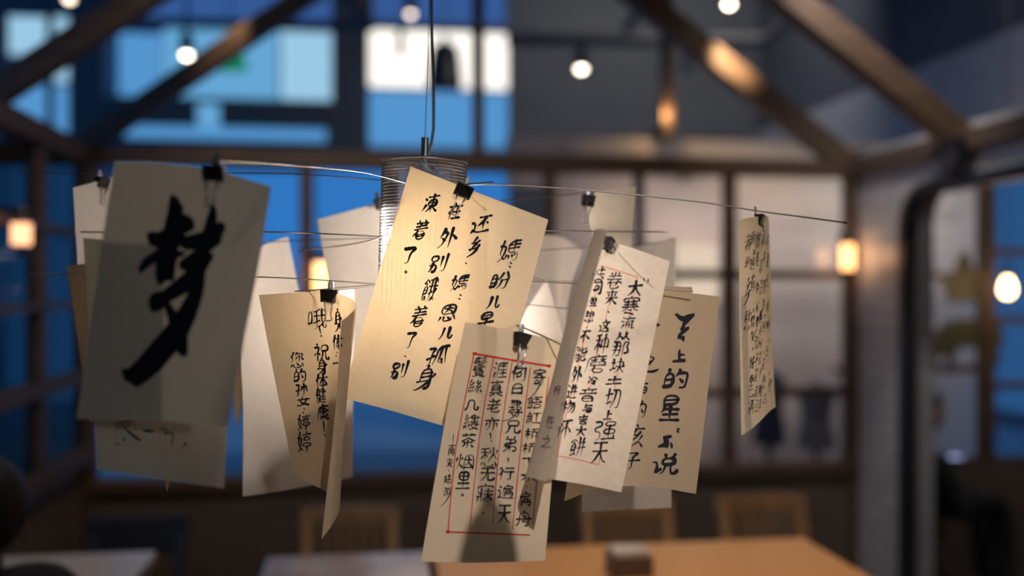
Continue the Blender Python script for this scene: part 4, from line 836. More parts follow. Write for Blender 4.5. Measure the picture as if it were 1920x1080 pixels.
    '我': [[2, 6, 16, 5, 25, 1, 31, 2], [50, 2, 57, 9], [0, 21, 61, 21], [16, 5, 16, 59, 13, 62, 5, 63, 4, 61], [38, 0, 41, 33, 45, 49, 52, 61, 58, 62, 61, 61, 63, 56, 61, 49], [0, 43, 31, 36], [59, 30, 56, 32, 48, 43, 45, 44], [28, 58, 45, 49]],
    '你': [[30, 1, 28, 14, 26, 15, 21, 25], [8, 21, 4, 23, 0, 29], [28, 14, 61, 14, 59, 25], [16, 0, 8, 21, 10, 23, 10, 62], [30, 32, 23, 51], [42, 14, 42, 60, 41, 62, 36, 63], [54, 32, 60, 52, 63, 54]],
    '家': [[30, 0, 31, 5], [2, 15, 2, 6, 31, 5, 61, 6, 61, 15], [11, 18, 50, 18], [29, 19, 26, 25], [2, 33, 26, 25], [0, 45, 10, 44, 30, 34], [53, 29, 47, 32, 45, 37], [35, 39, 45, 37], [26, 25, 35, 39, 36, 55, 32, 62, 22, 63, 20, 61], [2, 59, 35, 44], [45, 37, 49, 48, 57, 56, 63, 59]],
    '是': [[8, 10, 54, 10], [54, 10, 53, 0, 8, 0, 9, 22, 53, 22, 54, 21, 54, 10], [0, 32, 63, 32], [13, 40, 11, 50, 0, 63], [32, 32, 32, 61], [32, 46, 58, 46], [11, 50, 26, 61, 41, 63, 63, 62]],
    '点': [[29, 0, 29, 24], [29, 8, 60, 8], [29, 24, 5, 24, 5, 42, 55, 41, 55, 24, 29, 24], [5, 53, 0, 61], [20, 54, 21, 63], [39, 55, 41, 63], [55, 51, 63, 63]],
    '门': [[4, 0, 12, 10], [0, 14, 0, 63], [22, 2, 63, 2, 63, 60, 58, 63, 48, 63]],
    '春': [[4, 5, 59, 5], [31, 0, 28, 14, 24, 18, 23, 27], [7, 16, 56, 16], [0, 27, 63, 27], [18, 27, 14, 41, 14, 63, 49, 63, 49, 39, 46, 27], [1, 46, 17, 38, 47, 38, 63, 45], [14, 50, 49, 50]],
    '意': [[32, 0, 32, 5], [3, 5, 59, 5], [17, 5, 19, 17], [47, 5, 44, 17], [0, 17, 63, 17], [10, 35, 10, 25, 53, 26, 53, 43, 10, 43, 10, 35], [10, 35, 53, 35], [28, 43, 29, 48, 36, 53], [6, 54, 3, 59], [18, 53, 19, 63, 44, 63, 46, 58], [52, 50, 61, 60]],
    '他': [[8, 21, 5, 23, 0, 28], [17, 1, 10, 14, 8, 21, 10, 23, 10, 63], [44, 0, 44, 46], [28, 7, 28, 59, 31, 62, 36, 63, 55, 63, 61, 61, 63, 54], [20, 29, 41, 22, 46, 18, 61, 15, 60, 40, 58, 43, 53, 44]],
    '人': [[31, 0, 31, 22, 34, 24, 39, 38, 47, 50, 63, 62], [31, 22, 28, 23, 24, 37, 19, 46, 0, 63]],
    '间': [[3, 0, 9, 7], [0, 16, 0, 63], [18, 35, 19, 20, 45, 20, 44, 50, 18, 50, 18, 35], [22, 3, 63, 3, 63, 60, 61, 62, 55, 63], [18, 35, 45, 35]],
    '去': [[7, 12, 58, 12], [32, 0, 32, 32], [0, 32, 63, 32], [25, 32, 24, 38, 12, 54, 9, 60], [9, 60, 17, 61, 52, 57], [47, 45, 51, 51, 52, 57, 56, 58, 58, 63]],
    '明': [[0, 22, 21, 22], [35, 20, 63, 20], [0, 43, 21, 43, 21, 2, 0, 2, 0, 49], [34, 39, 63, 39], [25, 58, 30, 51, 34, 39, 35, 1, 63, 0, 63, 60, 59, 63, 51, 63]],
    '手': [[5, 6, 38, 3, 51, 0, 58, 2], [5, 21, 58, 21], [32, 4, 32, 60, 27, 63, 17, 63], [0, 39, 63, 39]],
    '多': [[33, 0, 29, 2, 27, 7], [1, 17, 4, 17, 25, 7, 50, 8, 48, 13, 39, 20, 18, 30, 1, 34], [19, 18, 27, 25], [44, 27, 41, 33], [11, 46, 39, 33, 63, 34, 60, 40, 52, 49, 39, 52, 38, 55, 31, 58, 0, 63], [29, 46, 32, 46, 39, 52]],
    '张': [[59, 2, 54, 10, 42, 20], [1, 2, 17, 2, 17, 18, 2, 19, 2, 24, 2, 37, 17, 37, 17, 43, 13, 61, 11, 63, 2, 63, 0, 61], [32, 0, 32, 60, 45, 57], [24, 28, 63, 28], [46, 28, 50, 43, 57, 56, 63, 61]],
    '新': [[14, 0, 16, 8], [2, 8, 28, 8], [8, 8, 7, 24], [24, 8, 22, 24], [0, 24, 31, 24], [38, 25, 63, 25], [0, 37, 29, 37], [62, 2, 58, 2, 38, 6, 38, 39, 36, 53, 32, 61, 33, 63], [15, 25, 15, 59, 14, 62, 10, 62], [6, 45, 1, 55], [25, 46, 28, 53], [55, 25, 55, 63]],
    '遠': [[3, 5, 10, 9], [23, 4, 58, 4], [40, 0, 40, 14], [19, 14, 63, 14], [0, 26, 9, 26, 9, 54], [20, 50, 38, 40, 42, 34, 57, 34], [40, 38, 40, 54], [9, 54, 5, 57, 0, 63], [53, 44, 60, 38, 57, 34, 56, 23, 25, 23, 25, 34, 37, 34, 43, 41, 53, 44, 54, 47, 61, 51], [9, 54, 28, 62, 63, 62]],
    '念': [[28, 14, 35, 18], [0, 19, 19, 10, 30, 0, 32, 0, 50, 14, 63, 18], [9, 26, 49, 26, 48, 32, 40, 40], [6, 45, 0, 61], [17, 45, 17, 61, 19, 63, 46, 63, 49, 61, 50, 56], [55, 45, 63, 60]],
    '故': [[0, 15, 27, 15], [14, 0, 14, 34], [38, 14, 63, 14], [40, 1, 36, 23, 38, 24, 45, 44, 47, 45], [36, 23, 25, 34], [58, 14, 52, 38, 47, 45], [25, 34, 25, 55, 4, 56], [25, 34, 4, 34, 4, 61], [47, 45, 47, 50], [28, 63, 34, 61, 47, 50], [47, 50, 58, 61, 62, 63]],
    '信': [[39, 0, 41, 5], [20, 11, 63, 11], [8, 20, 3, 23, 0, 30], [25, 22, 57, 22], [15, 1, 8, 20, 9, 22, 9, 63], [25, 33, 57, 33], [58, 60, 58, 43, 25, 44, 25, 60, 58, 60]],
    '時': [[26, 9, 59, 9], [43, 0, 43, 23], [0, 27, 16, 27], [23, 23, 63, 23], [24, 37, 61, 37], [0, 49, 16, 48, 16, 5, 0, 5, 0, 54], [53, 24, 52, 62, 42, 63, 40, 62], [30, 45, 36, 53]],
    '這': [[2, 6, 12, 12], [38, 0, 42, 5, 42, 9], [20, 9, 63, 9], [27, 19, 56, 19], [27, 29, 56, 29], [0, 27, 9, 27, 9, 55], [37, 39, 26, 39, 27, 52, 55, 52, 57, 51, 56, 39, 37, 39], [0, 62, 9, 55], [9, 55, 14, 56, 23, 61, 31, 63, 62, 62]],
    '輕': [[2, 8, 23, 8], [31, 3, 62, 3], [2, 29, 2, 40, 22, 40, 23, 18, 3, 18, 2, 29], [2, 29, 23, 29], [35, 11, 30, 22, 36, 33, 36, 36], [12, 0, 13, 63], [48, 10, 42, 22, 49, 35], [60, 11, 55, 20, 55, 25, 61, 35], [0, 51, 25, 51], [32, 42, 61, 42], [46, 43, 46, 61], [28, 62, 63, 62]],
    '哦': [[20, 8, 30, 6, 38, 2], [55, 2, 61, 10], [20, 22, 61, 22], [46, 0, 47, 34, 48, 41, 50, 44, 49, 52, 55, 62, 61, 62, 63, 56, 61, 52], [30, 6, 30, 60, 28, 62, 21, 63], [0, 44, 13, 44, 13, 5, 1, 5, 0, 52], [19, 43, 40, 37], [59, 30, 55, 41, 50, 44], [49, 52, 39, 59]],
    '祝': [[9, 0, 13, 6], [1, 12, 19, 13, 18, 18, 12, 29, 12, 63], [36, 29, 58, 28, 58, 5, 29, 5, 29, 29, 36, 29], [0, 40, 7, 34, 14, 32, 22, 38, 22, 42], [36, 29, 34, 48, 30, 56, 23, 61], [49, 29, 50, 62, 61, 63, 63, 60, 63, 55]],
    '体': [[19, 15, 37, 15, 43, 17], [8, 21, 4, 23, 0, 29], [43, 17, 44, 15, 63, 15], [15, 1, 8, 21, 9, 23, 9, 63], [40, 17, 37, 20, 26, 42, 19, 50], [41, 0, 41, 63], [43, 17, 61, 48], [29, 50, 53, 50]],
    '健': [[18, 5, 28, 5, 20, 27], [6, 22, 2, 25, 0, 29], [37, 5, 58, 5, 58, 25, 36, 26], [33, 15, 63, 15], [12, 0, 6, 22, 8, 23, 8, 63], [46, 0, 46, 55], [16, 28, 28, 27, 28, 34, 23, 54, 14, 63], [17, 39, 20, 48, 23, 49], [36, 36, 59, 36], [33, 46, 61, 46], [23, 54, 38, 61, 61, 62]],
    '康': [[15, 17, 55, 17, 55, 36, 15, 36], [12, 27, 63, 27], [33, 0, 35, 8, 35, 61, 34, 63, 25, 63], [61, 7, 5, 7, 5, 33, 0, 61], [15, 43, 23, 47, 25, 52], [12, 58, 35, 49], [47, 50, 58, 43], [35, 45, 47, 50, 53, 56, 62, 59]],
    '您': [[31, 0, 30, 6], [30, 6, 26, 9, 24, 13], [0, 19, 4, 16, 9, 14], [16, 0, 9, 12, 10, 37], [30, 6, 60, 6, 61, 7, 61, 12, 57, 16], [31, 21, 25, 32], [44, 14, 44, 34, 43, 37, 37, 38], [54, 20, 61, 32], [6, 50, 2, 61], [30, 42, 37, 52], [16, 49, 16, 57, 19, 63, 49, 63, 51, 56], [58, 47, 63, 59, 62, 61]],
    '孙': [[2, 4, 21, 5, 20, 9, 11, 21, 11, 59, 8, 63, 5, 63], [0, 39, 20, 31], [34, 18, 26, 43], [45, 0, 45, 59, 43, 62, 36, 63], [56, 16, 63, 43]],
    '女': [[2, 19, 63, 19], [29, 0, 24, 16, 20, 20, 14, 39, 32, 49, 37, 49, 38, 51, 60, 63], [48, 19, 45, 34, 37, 49], [0, 61, 6, 63, 23, 58, 30, 54, 32, 49]],
    '婷': [[43, 2, 44, 7], [25, 8, 63, 8], [10, 0, 2, 38, 9, 44, 12, 45], [31, 26, 31, 16, 58, 16, 57, 26, 31, 26], [0, 16, 18, 16, 17, 31, 12, 45, 12, 50, 2, 60], [24, 41, 25, 34, 62, 34, 63, 40], [12, 50, 16, 50, 18, 54], [30, 44, 57, 44], [44, 45, 44, 61, 43, 63, 36, 63]],
    '吧': [[44, 0, 44, 32], [0, 42, 16, 41, 16, 2, 0, 3, 0, 49], [28, 32, 61, 32], [61, 37, 61, 0, 28, 0, 28, 57, 33, 62, 54, 63, 61, 61, 63, 53]],
    '夕': [[29, 0, 25, 11], [0, 29, 7, 26, 23, 11, 61, 11, 63, 12, 62, 17, 54, 32, 46, 41, 41, 42], [20, 29, 41, 42], [3, 63, 28, 54, 40, 46, 41, 42]],
}
class Ink:
    """brush strokes laid on a sheet; build() links them as one part"""
    def __init__(s, key, shear=0, rise=0, lift=.0005): s.k = key; s.sh = shear; s.ri = rise; s.m = MB(); s.lift = lift
    def h(s, x, y): return hit(s.k, x, y, s.lift)
    def stroke(s, pts, w, taper=(.9, .6, .8), smooth=True):
        pts = [Vector((*p, 0)) for p in pts]
        if smooth:
            for _ in range(2):
                if len(pts) > 2:
                    o = [pts[0]]
                    for a, b in zip(pts, pts[1:]): o += [a.lerp(b, .25), a.lerp(b, .75)]
                    pts = o + [pts[-1]]
        L = [0]
        for a, b in zip(pts, pts[1:]): L.append(L[-1] + (b - a).length)
        if L[-1] < .3: return
        n = max(4, int(L[-1] / 3.0)); P_ = []; j = 0
        for i in range(n + 1):
            d = L[-1] * i / n
            while j < len(L) - 2 and L[j + 1] < d: j += 1
            P_.append(pts[j].lerp(pts[j + 1], (d - L[j]) / max(L[j + 1] - L[j], 1e-6)))
        ring_ = []
        for i, p in enumerate(P_):
            d = (P_[min(i + 1, n)] - P_[max(i - 1, 0)]).normalized(); t = i / n; nn = Vector((-d.y, d.x, 0))
            k = (taper[0] + (taper[1] - taper[0]) * min(t / .45, 1)) if t < .45 else taper[1] + (taper[2] - taper[1]) * (t - .45) / .55
            k *= w / 2 * (1 + .12 * math.sin(t * 9 + p.x))
            ring_.append((p - nn * k, p + nn * k, d, k))
        p0, p1 = ring_[0], ring_[-1]
        pre = (P_[0] - p0[2] * p0[3] * .8); post = P_[-1] + p1[2] * p1[3] * .9
        hs = []
        for a, b, d, k in [(pre - (P_[0] - p0[0]) * .45, pre + (p0[1] - P_[0]) * .45, 0, 0)] + ring_ + [(post - (P_[-1] - p1[0]) * .4, post + (p1[1] - P_[-1]) * .4, 0, 0)]:
            hs.append((s.h(a.x, a.y), s.h(b.x, b.y)))
        for (a, b), (c, d) in zip(hs, hs[1:]):
            if None not in (a, b, c, d) and (a - c).length < .006 and (b - d).length < .006 and (a - b).length < .006: s.m.add([a, b, d, c], [(0, 1, 2, 3)])
    def char(s, ch, cx, cy, w, h, th):
        if ch == '.': return s.stroke([(cx - th * .3, cy - th * .4), (cx + th * .3, cy + th * .4)], th * 1.1, (1, 1, .8))
        if ch == 'o':
            return s.stroke([(cx + w / 2 * math.cos(a), cy + h / 2 * math.sin(a)) for a in [i * .7 for i in range(10)]], th * .7, (1, 1, 1))
        if ch == ':':
            for k in (-1, 1): s.stroke([(cx - k * 1 - th * .4, cy + k * h / 2 - th * .3), (cx - k * 1 + th * .4, cy + k * h / 2 + th * .3)], th, (1, 1, .7))
            return
        if ch == '!':
            s.stroke([(cx - w * .2, cy - h / 2), (cx + w * .25, cy + h * .22)], th, (1.1, .8, .4)); s.stroke([(cx + w * .35, cy + h * .42), (cx + w * .45, cy + h * .5)], th); return
        if ch == '|': return s.stroke([(cx + w * .2, cy - h / 2), (cx - w * .2, cy + h / 2)], th, (.7, 1, .5))
        th *= max(.72, 1.16 - .035 * len(GLYPH[ch]))
        for st in GLYPH[ch]:
            r = random.Random(sum(st) + int(cx * 7 + cy))
            pts = []
            for k in range(0, len(st), 2):
                u, v = st[k] / 63 - .5, st[k + 1] / 63 - .5
                u += r.uniform(-.022, .022); v += r.uniform(-.022, .022)
                x = u * w - s.sh * v * h; y = v * h + s.ri * u * w
                pts.append((cx + x, cy + y))
            dx, dy = pts[-1][0] - pts[0][0], pts[-1][1] - pts[0][1]
            if abs(dx) > 1.6 * abs(dy): tp = (1.0, .6, 1.15)
            elif dx < 0 and dy > 0: tp = (1.35, .9, .25)
            elif dx > .4 * abs(dy): tp = (.5, .95, 1.5)
            else: tp = (1.25, .9, .65)
            s.stroke(pts, th * r.uniform(.85, 1.15), tp)
    def text(s, items, th):
        for it in items:
            ch, cx, cy, w, h = it[:5]; s.char(ch, cx, cy, w, h, it[5] if len(it) > 5 else th)
        return s
    def poly(s, pts):
        """a filled brush mass, cut fine enough to follow the sheet"""
        bm = bmesh.new(); vs = [bm.verts.new((x, y, 0)) for x, y in pts]
        for t in tessellate_polygon([[Vector((x, y, 0)) for x, y in pts]]): bm.faces.new([vs[i] for i in t])
        for _ in range(3):
            e = [e for e in bm.edges if e.calc_length() > 14]
            if e: bmesh.ops.subdivide_edges(bm, edges=e, cuts=1)
        bmesh.ops.triangulate(bm, faces=bm.faces[:])
        bm.verts.index_update(); hs = [s.h(v.co.x, v.co.y) for v in bm.verts]
        for f in bm.faces:
            q_ = [hs[v.index] for v in f.verts]
            if None not in q_: s.m.add(q_, [(0, 1, 2)])
        bm.free(); return s
    def build(s, name, m): return s.m.build(name, m, SHEETS[s.k][0])

# front left: the sheet with one large brushed character
sheet('dream', [[(215, 302, .875), (300, 304, .865), (400, 318, .86), (508, 350, .875)],
                [(190, 460, .872), (285, 464, .868), (385, 472, .865), (486, 492, .875)],
                [(167, 622, .87), (265, 624, .868), (362, 630, .866), (457, 640, .872)],
                [(143, 785, .865), (240, 787, .865), (335, 792, .865), (428, 800, .868)]], 'dimmed', 'large dark sheet at the left with one huge black brushed character')
k = Ink('dream')
def zz(pts): return [(220 + x / 2.7, 340 + y / 2.7) for x, y in pts]
for p in ([(275, 75), (300, 85), (328, 135), (325, 168), (360, 180), (385, 205), (385, 235), (360, 252), (335, 262), (305, 330), (292, 420), (280, 500), (255, 495), (235, 505), (215, 520), (200, 480), (205, 400), (215, 340), (240, 250), (262, 160)],
          [(155, 270), (180, 260), (205, 266), (235, 250), (330, 255), (340, 285), (425, 262), (500, 235), (512, 215), (530, 210), (540, 235), (525, 275), (515, 312), (460, 352), (405, 338), (350, 342), (320, 322), (240, 325), (210, 330), (170, 315)],
          [(295, 355), (345, 362), (298, 388)],
          [(485, 120), (497, 160), (495, 230), (480, 300), (430, 300), (445, 240), (462, 180)],
          [(440, 350), (472, 368), (482, 378), (465, 410), (440, 455), (345, 447), (318, 435), (322, 408), (360, 380), (410, 345)],
          [(375, 445), (440, 455), (436, 505), (370, 548), (310, 580), (262, 605), (240, 622), (215, 650), (178, 655), (165, 610), (180, 575), (235, 560), (300, 505)],
          [(435, 450), (437, 520), (420, 600), (390, 690), (345, 790), (290, 860), (215, 950), (140, 1010), (95, 1035), (70, 1012), (40, 1000), (38, 972), (25, 956), (62, 955), (110, 905), (190, 810), (270, 720), (322, 645), (380, 540)],
          [(242, 622), (262, 618), (300, 675), (335, 730), (350, 800), (348, 880), (325, 880), (298, 840), (275, 730)]): k.poly(zz(p)); k.stroke(zz(p + p[:1]), 6, (1, 1, 1), False)
k.build('brushed_character', 'ink')
k = Ink('dream', lift=.0004); k.poly(zz([(105, 440), (130, 395), (170, 365), (215, 335), (230, 345), (205, 402), (150, 440), (115, 470)])); k.build('thin_brush_stroke', 'blueink')

sheet('note', quad((156, 446, .985), (448, 470, .95), (420, 916, .93), (182, 880, .945), .012), 'dimmed', 'sheet hanging just behind the large character, only its lower third with a few strokes showing', )
k = Ink('note', 0, 0)
k.stroke([(219, 799), (226, 790), (231, 801), (220, 803)], 2.6); k.stroke([(226, 792), (235, 790), (247, 789), (246, 797), (232, 801), (233, 792)], 2.8); k.stroke([(240, 791), (240, 798)], 2.2)
k.stroke([(233, 802), (242, 810), (252, 819), (263, 825)], 4.2, (.6, 1.1, .9)); k.stroke([(267, 807), (279, 808.5), (290, 808.5)], 4.6, (.5, 1.3, .4))
k.stroke([(303, 804), (311, 804), (313, 808), (307, 815), (314, 814), (322, 809), (325, 812), (323, 835)], 3.2, (1, .9, .7)); k.stroke([(350, 829), (345, 837)], 4, (.6, 1, .6))
k.char('o', 232.5, 824, 5, 5, 2.6); k.char('o', 220.5, 832, 4, 5, 2.6)
k.build('handwriting', 'ink')
k = Ink('note', lift=.0004)
for a in ([(216, 784), (216, 832)], [(255, 783), (255, 832)], [(298, 795), (298, 843)], [(341, 822), (341, 848)], [(216, 832), (300, 843), (376, 854)]): k.stroke(a, 1.1, (1, 1, 1), False)
k.build('ruled_lines', 'pink')

sheet('olive', quad((125, 499, 1.0), (330, 470, 1.04), (330, 790, 1.05), (168, 790, 1.02), .01), 'backlit', 'dim sheet at the far left whose corner peeks out below the white one')
sheet('pale', quad((137, 352, 1.28), (300, 308, 1.40), (318, 690, 1.42), (160, 745, 1.31), .008), 'xuan', 'white lit sheet at the far left with a black clip on its slanting top edge')
sheet('curl', [[(262, 512, 1.02), (298, 512, 1.032), (335, 512, 1.045)], [(268, 680, 1.03), (300, 676, 1.04), (335, 676, 1.05)], [(288, 810, 1.04), (306, 800, 1.05), (330, 800, 1.06)], [(313, 923, 1.03), (320, 902, 1.05), (335, 860, 1.06)]], 'xuan', 'small curled sheet whose white tip sticks out under the large left sheets')
sheet('sliver', quad((395, 456, 1.39), (458, 452, 1.38), (455, 760, 1.40), (444, 803, 1.38), .01), 'cream', 'dim sheet of which a sliver shows right of the large character sheet')
sheet('bright', [[(440, 556, 1.27), (520, 552, 1.30), (600, 546, 1.33), (664, 540, 1.35)],
                 [(455, 740, 1.27), (525, 734, 1.30), (600, 726, 1.33), (662, 720, 1.35)],
                 [(455, 931, 1.27), (525, 921, 1.30), (600, 907, 1.33), (662, 895, 1.35)]], 'xuan', 'large bright blank sheet behind the curled letter in the left half')
sheet('upper', quad((595, 412, 1.40), (742, 371, 1.33), (752, 660, 1.34), (650, 720, 1.40), .008), 'xuan', 'bright blank sheet left of the mesh cylinder')
sheet('tan', quad((462, 470, 1.36), (540, 443, 1.42), (580, 640, 1.42), (470, 660, 1.36), .01), 'xuan', 'blank tan sheet between the large character and the lantern')
# the curled letter
sheet('letter', [[(485, 553, 1.16), (545, 549, 1.155), (605, 546, 1.148), (648, 555, 1.132), (669, 572, 1.108), (655, 590, 1.092), (640, 602, 1.087)],
                 [(517, 720, 1.165), (562, 722, 1.158), (606, 724, 1.148), (637, 730, 1.132), (651, 745, 1.11), (640, 762, 1.094), (628, 775, 1.088)],
                 [(552, 893, 1.168), (582, 907, 1.16), (608, 920, 1.15), (630, 936, 1.132), (637, 955, 1.108), (622, 985, 1.088), (603, 1011, 1.08)]], 'backlit', 'brown letter with two columns of writing whose right side curls forward', (618, 548))
k = Ink('letter', -.02, -.12)
k.text([('哦', 595.5, 598, 34, 36), ('!', 600, 621, 7, 19), ('祝', 604, 660, 26, 30), ('身', 604, 687, 17, 29), ('体', 603, 715, 21, 25), ('健', 602, 742, 18, 27), ('康', 606, 773, 19, 29), ('!', 608, 804, 4, 26),
        ('您', 557, 675, 24, 29), ('的', 563, 704, 21, 23), ('孙', 566, 730, 20, 21), ('女', 569, 752, 21, 16), (':', 570, 770, 4, 7, 2.4), ('婷', 570, 792, 22, 29), ('婷', 571, 829, 24, 38),
        ('身', 634, 601, 12, 42), ('体', 633, 642, 16, 27), (':', 632, 664, 3, 6, 2), ('一', 630, 682, 9, 2)], 3.6)
k.build('handwriting', 'ink')
# the central letter
sheet('home', [[(770, 312, 1.115), (857, 346, 1.105), (945, 380, 1.095), (1028, 412, 1.07)],
               [(727, 456, 1.115), (817, 488, 1.105), (905, 518, 1.095), (992, 548, 1.075)],
               [(684, 600, 1.115), (775, 628, 1.105), (865, 656, 1.098), (955, 684, 1.085)],
               [(640, 745, 1.115), (733, 770, 1.108), (826, 797, 1.102), (917, 822, 1.095)]], 'cream', 'large tilted letter in the middle with five columns of black writing', (870, 350))
k = Ink('home', .30, -.16)
k.text([('凍', 808, 382, 25, 33), ('着', 789, 431, 24, 35), ('了', 767.5, 479, 20, 28), ('o', 761, 510, 4, 5, 4), ('在', 853, 396, 22, 28), ('外', 840, 446, 31, 37), ('别', 821, 494, 31, 31), ('餓', 806, 544, 26, 44),
        ('着', 786, 593, 26, 38), ('了', 770, 638, 17, 28), ('.', 760, 668, 3, 3, 2.5), ('别', 748, 694, 28, 29), ('还', 903, 421, 33, 28), ('乡', 890, 463, 18, 35), ('.', 874, 494, 3, 3, 2.6), ('媽', 862, 530, 30, 28),
        (':', 863, 557, 4, 7, 3), ('恩', 840.5, 587, 31, 30), ('儿', 836.5, 625, 24, 20), ('孤', 820.5, 667, 36, 34), ('身', 798, 708, 34, 42), ('媽', 955.5, 470, 37, 40), (':', 957.7, 497, 4, 7, 3), ('盼', 938.6, 527, 34, 29),
        ('儿', 926, 567, 23, 21), ('早', 912, 599, 27, 26)], 4.4)
k.build('handwriting', 'ink')
# the ruled poem sheet
sheet('poem', [[(872, 604, 1.055), (930, 614, 1.048), (990, 626, 1.045), (1058, 640, 1.045)],
               [(842, 750, 1.055), (908, 757, 1.048), (975, 765, 1.045), (1046, 775, 1.047)],
               [(815, 900, 1.055), (886, 903, 1.05), (960, 907, 1.047), (1034, 910, 1.048)],
               [(789, 1053, 1.052), (866, 1055, 1.05), (943, 1054, 1.048), (1022, 1051, 1.05)]], 'cream', 'poem sheet ruled in red at the lower middle', (981, 625))
k = Ink('poem', .12, -.02)
k.text([('鬢', 899.6, 688, 24, 36), ('絲', 891, 725, 24, 25), ('几', 885, 759, 24, 19), ('縷', 884, 791, 28, 27), ('茶', 878, 826, 23, 26), ('烟', 872, 865.5, 32, 27), ('里', 869, 900, 23, 30, 3.6), ('o', 867, 928, 4, 5, 3),
        ('涯', 938, 694, 25, 29), ('真', 931, 728, 23, 28), ('老', 926, 761, 23, 24), ('亦', 922, 795, 24, 24), ('!', 920, 820, 4, 15), ('愁', 917, 857, 30, 34), ('无', 914.5, 889, 26, 23), ('寐', 909, 925, 30, 33), ('.', 906, 962, 3, 3, 2.4),
        ('何', 973, 701, 27, 27), ('日', 970, 729, 18, 19), ('尋', 967, 766, 25, 30), ('兄', 962, 800, 28, 24), ('弟', 957, 833, 23, 28), ('|', 953, 862, 2, 8), ('行', 949, 888, 27, 23), ('遍', 948, 922, 28, 25), ('天', 945.5, 964, 22, 33, 3.6),
        ('寄', 1011, 707, 21, 30), ('語', 1003, 755, 26, 22), ('紅', 1000.5, 783.5, 25, 20), ('桥', 997, 814, 24, 21), ('桥', 992, 841, 23, 21), ('下', 992, 868, 23, 18), ('水', 991, 894, 25, 17), ('.', 987, 912, 3, 3, 2.2), ('扁', 984, 935.5, 22, 24), ('舟', 982.7, 972, 27, 27),
        ('|', 850, 822, 2, 16, 1.6), ('南', 847, 843, 12, 20, 2), ('宋', 843, 868, 10, 17, 2), ('.', 842, 882, 2, 2, 1.6), ('陆', 839.5, 899, 12, 18, 2), ('游', 839, 922, 14, 17, 2)], 3.1)
k.stroke([(1015, 700), (1015, 715), (1008, 730), (998, 743), (990, 749)], 2.6, (1, .9, .3)); k.stroke([(970, 752), (970, 772), (963, 782), (952, 788), (941, 789)], 2.6, (1, .9, .3)); k.stroke([(844, 925), (838, 938), (826, 950)], 2, (1, .8, .3))
k.build('handwriting', 'ink')
k = Ink('poem', lift=.0004)
for a, w in (([(888, 663), (960, 675), (1029, 686)], 3.4), ([(889, 663), (871, 752), (855, 840), (846, 925), (840, 997)], 2.1), ([(926, 669), (911, 745), (899, 820), (889, 910), (881, 992)], 1.8),
             ([(961, 675), (948, 750), (938, 820), (930, 905), (924, 980)], 1.8), ([(994.5, 688), (986, 755), (978.5, 820), (969, 910), (961, 992)], 1.8), ([(1029, 707), (1018, 800), (1007, 898), (999, 980)], 1.8),
             ([(840, 997), (915, 1000), (993, 1003)], 2.6)): k.stroke(a, w, (1, 1, 1), False)
for x, y in ((890, 663), (1029, 686), (840, 997)): k.stroke([(x - 1.5, y), (x + 1.5, y)], 6, (1, 1, 1))
k.build('ruled_lines', 'red')
# folded letter with pale red ruling
sheet('cold', [[(1139, 432, .975), (1127, 429, .99), (1114, 432, 1.013), (1122, 442, 1.026), (1146, 452, 1.04), (1200, 470, 1.05), (1256, 490, 1.055)],
               [(1096, 590, .975), (1080, 588, .99), (1066, 590, 1.013), (1076, 596, 1.026), (1105, 603, 1.042), (1165, 617, 1.05), (1226, 634, 1.055)],
               [(1060, 745, .98), (1043, 742, .992), (1027, 742, 1.012), (1037, 746, 1.026), (1069, 753, 1.042), (1132, 766, 1.05), (1196, 778, 1.055)],
               [(1025, 903, .988), (1005, 898, .995), (985, 894, 1.011), (996, 893, 1.026), (1030, 898, 1.042), (1097, 909, 1.05), (1165, 923, 1.055)]], 'thin', 'pale folded letter with faded red ruling, its dark left edge bent forward', (1136, 450))
k = Ink('cold', .2, -.05)
k.text([('大', 1191, 540, 24, 28, 4.8), ('|', 1207, 524, 2, 5, 2.6), ('|', 1215, 526, 2, 6, 2.6), ('寒', 1182, 573, 30, 32, 3.8), ('流', 1177, 605, 24, 22), ('从', 1168, 631, 26, 14), ('那', 1164, 654, 28, 26), ('块', 1158, 686, 25, 26, 3.6), ('土', 1151, 713, 27, 13), ('切', 1149, 747, 26, 36),
        ('上', 1140, 778, 13, 16), ('强', 1135, 807, 40, 34), ('天', 1124, 849, 27, 38, 4),
        ('卷', 1152, 526, 26, 30), ('来', 1146, 558, 20, 27), ('.', 1140.6, 585, 3, 3, 2.6), ('这', 1133, 611, 18, 21), ('种', 1128, 645, 23, 38), ('磨', 1117, 682, 36, 34), ('冷', 1111, 713, 16, 14), ('音', 1102, 740, 30, 24), ('与', 1101, 765.5, 16, 14), ('吉', 1093, 787, 15, 16),
        ('大', 1089, 808, 16, 17), ('餅', 1083, 838, 27, 34), ('共', 1123, 511.6, 20, 20), ('同', 1119, 537, 18, 28), ('翌', 1112, 565.6, 12, 16), ('想', 1104, 594, 16, 21), ('.', 1100, 614, 2, 2, 2), ('不', 1094.7, 632, 18, 22), ('能', 1088.6, 664, 20, 26),
        ('外', 1081, 703, 18, 30), ('进', 1072, 734, 16, 24), ('物', 1065.5, 763, 25, 22), ('怀', 1056.7, 805, 25, 36)], 3.5)
k.build('handwriting', 'ink')
k = Ink('cold', .2, -.05); k.text([('行', 1045, 733, 11, 17), ('任', 1032, 792, 13, 22), ('之', 1026, 828, 18, 22)], 1.8); k.build('handwriting', 'blueink')
k = Ink('cold', lift=.0004)
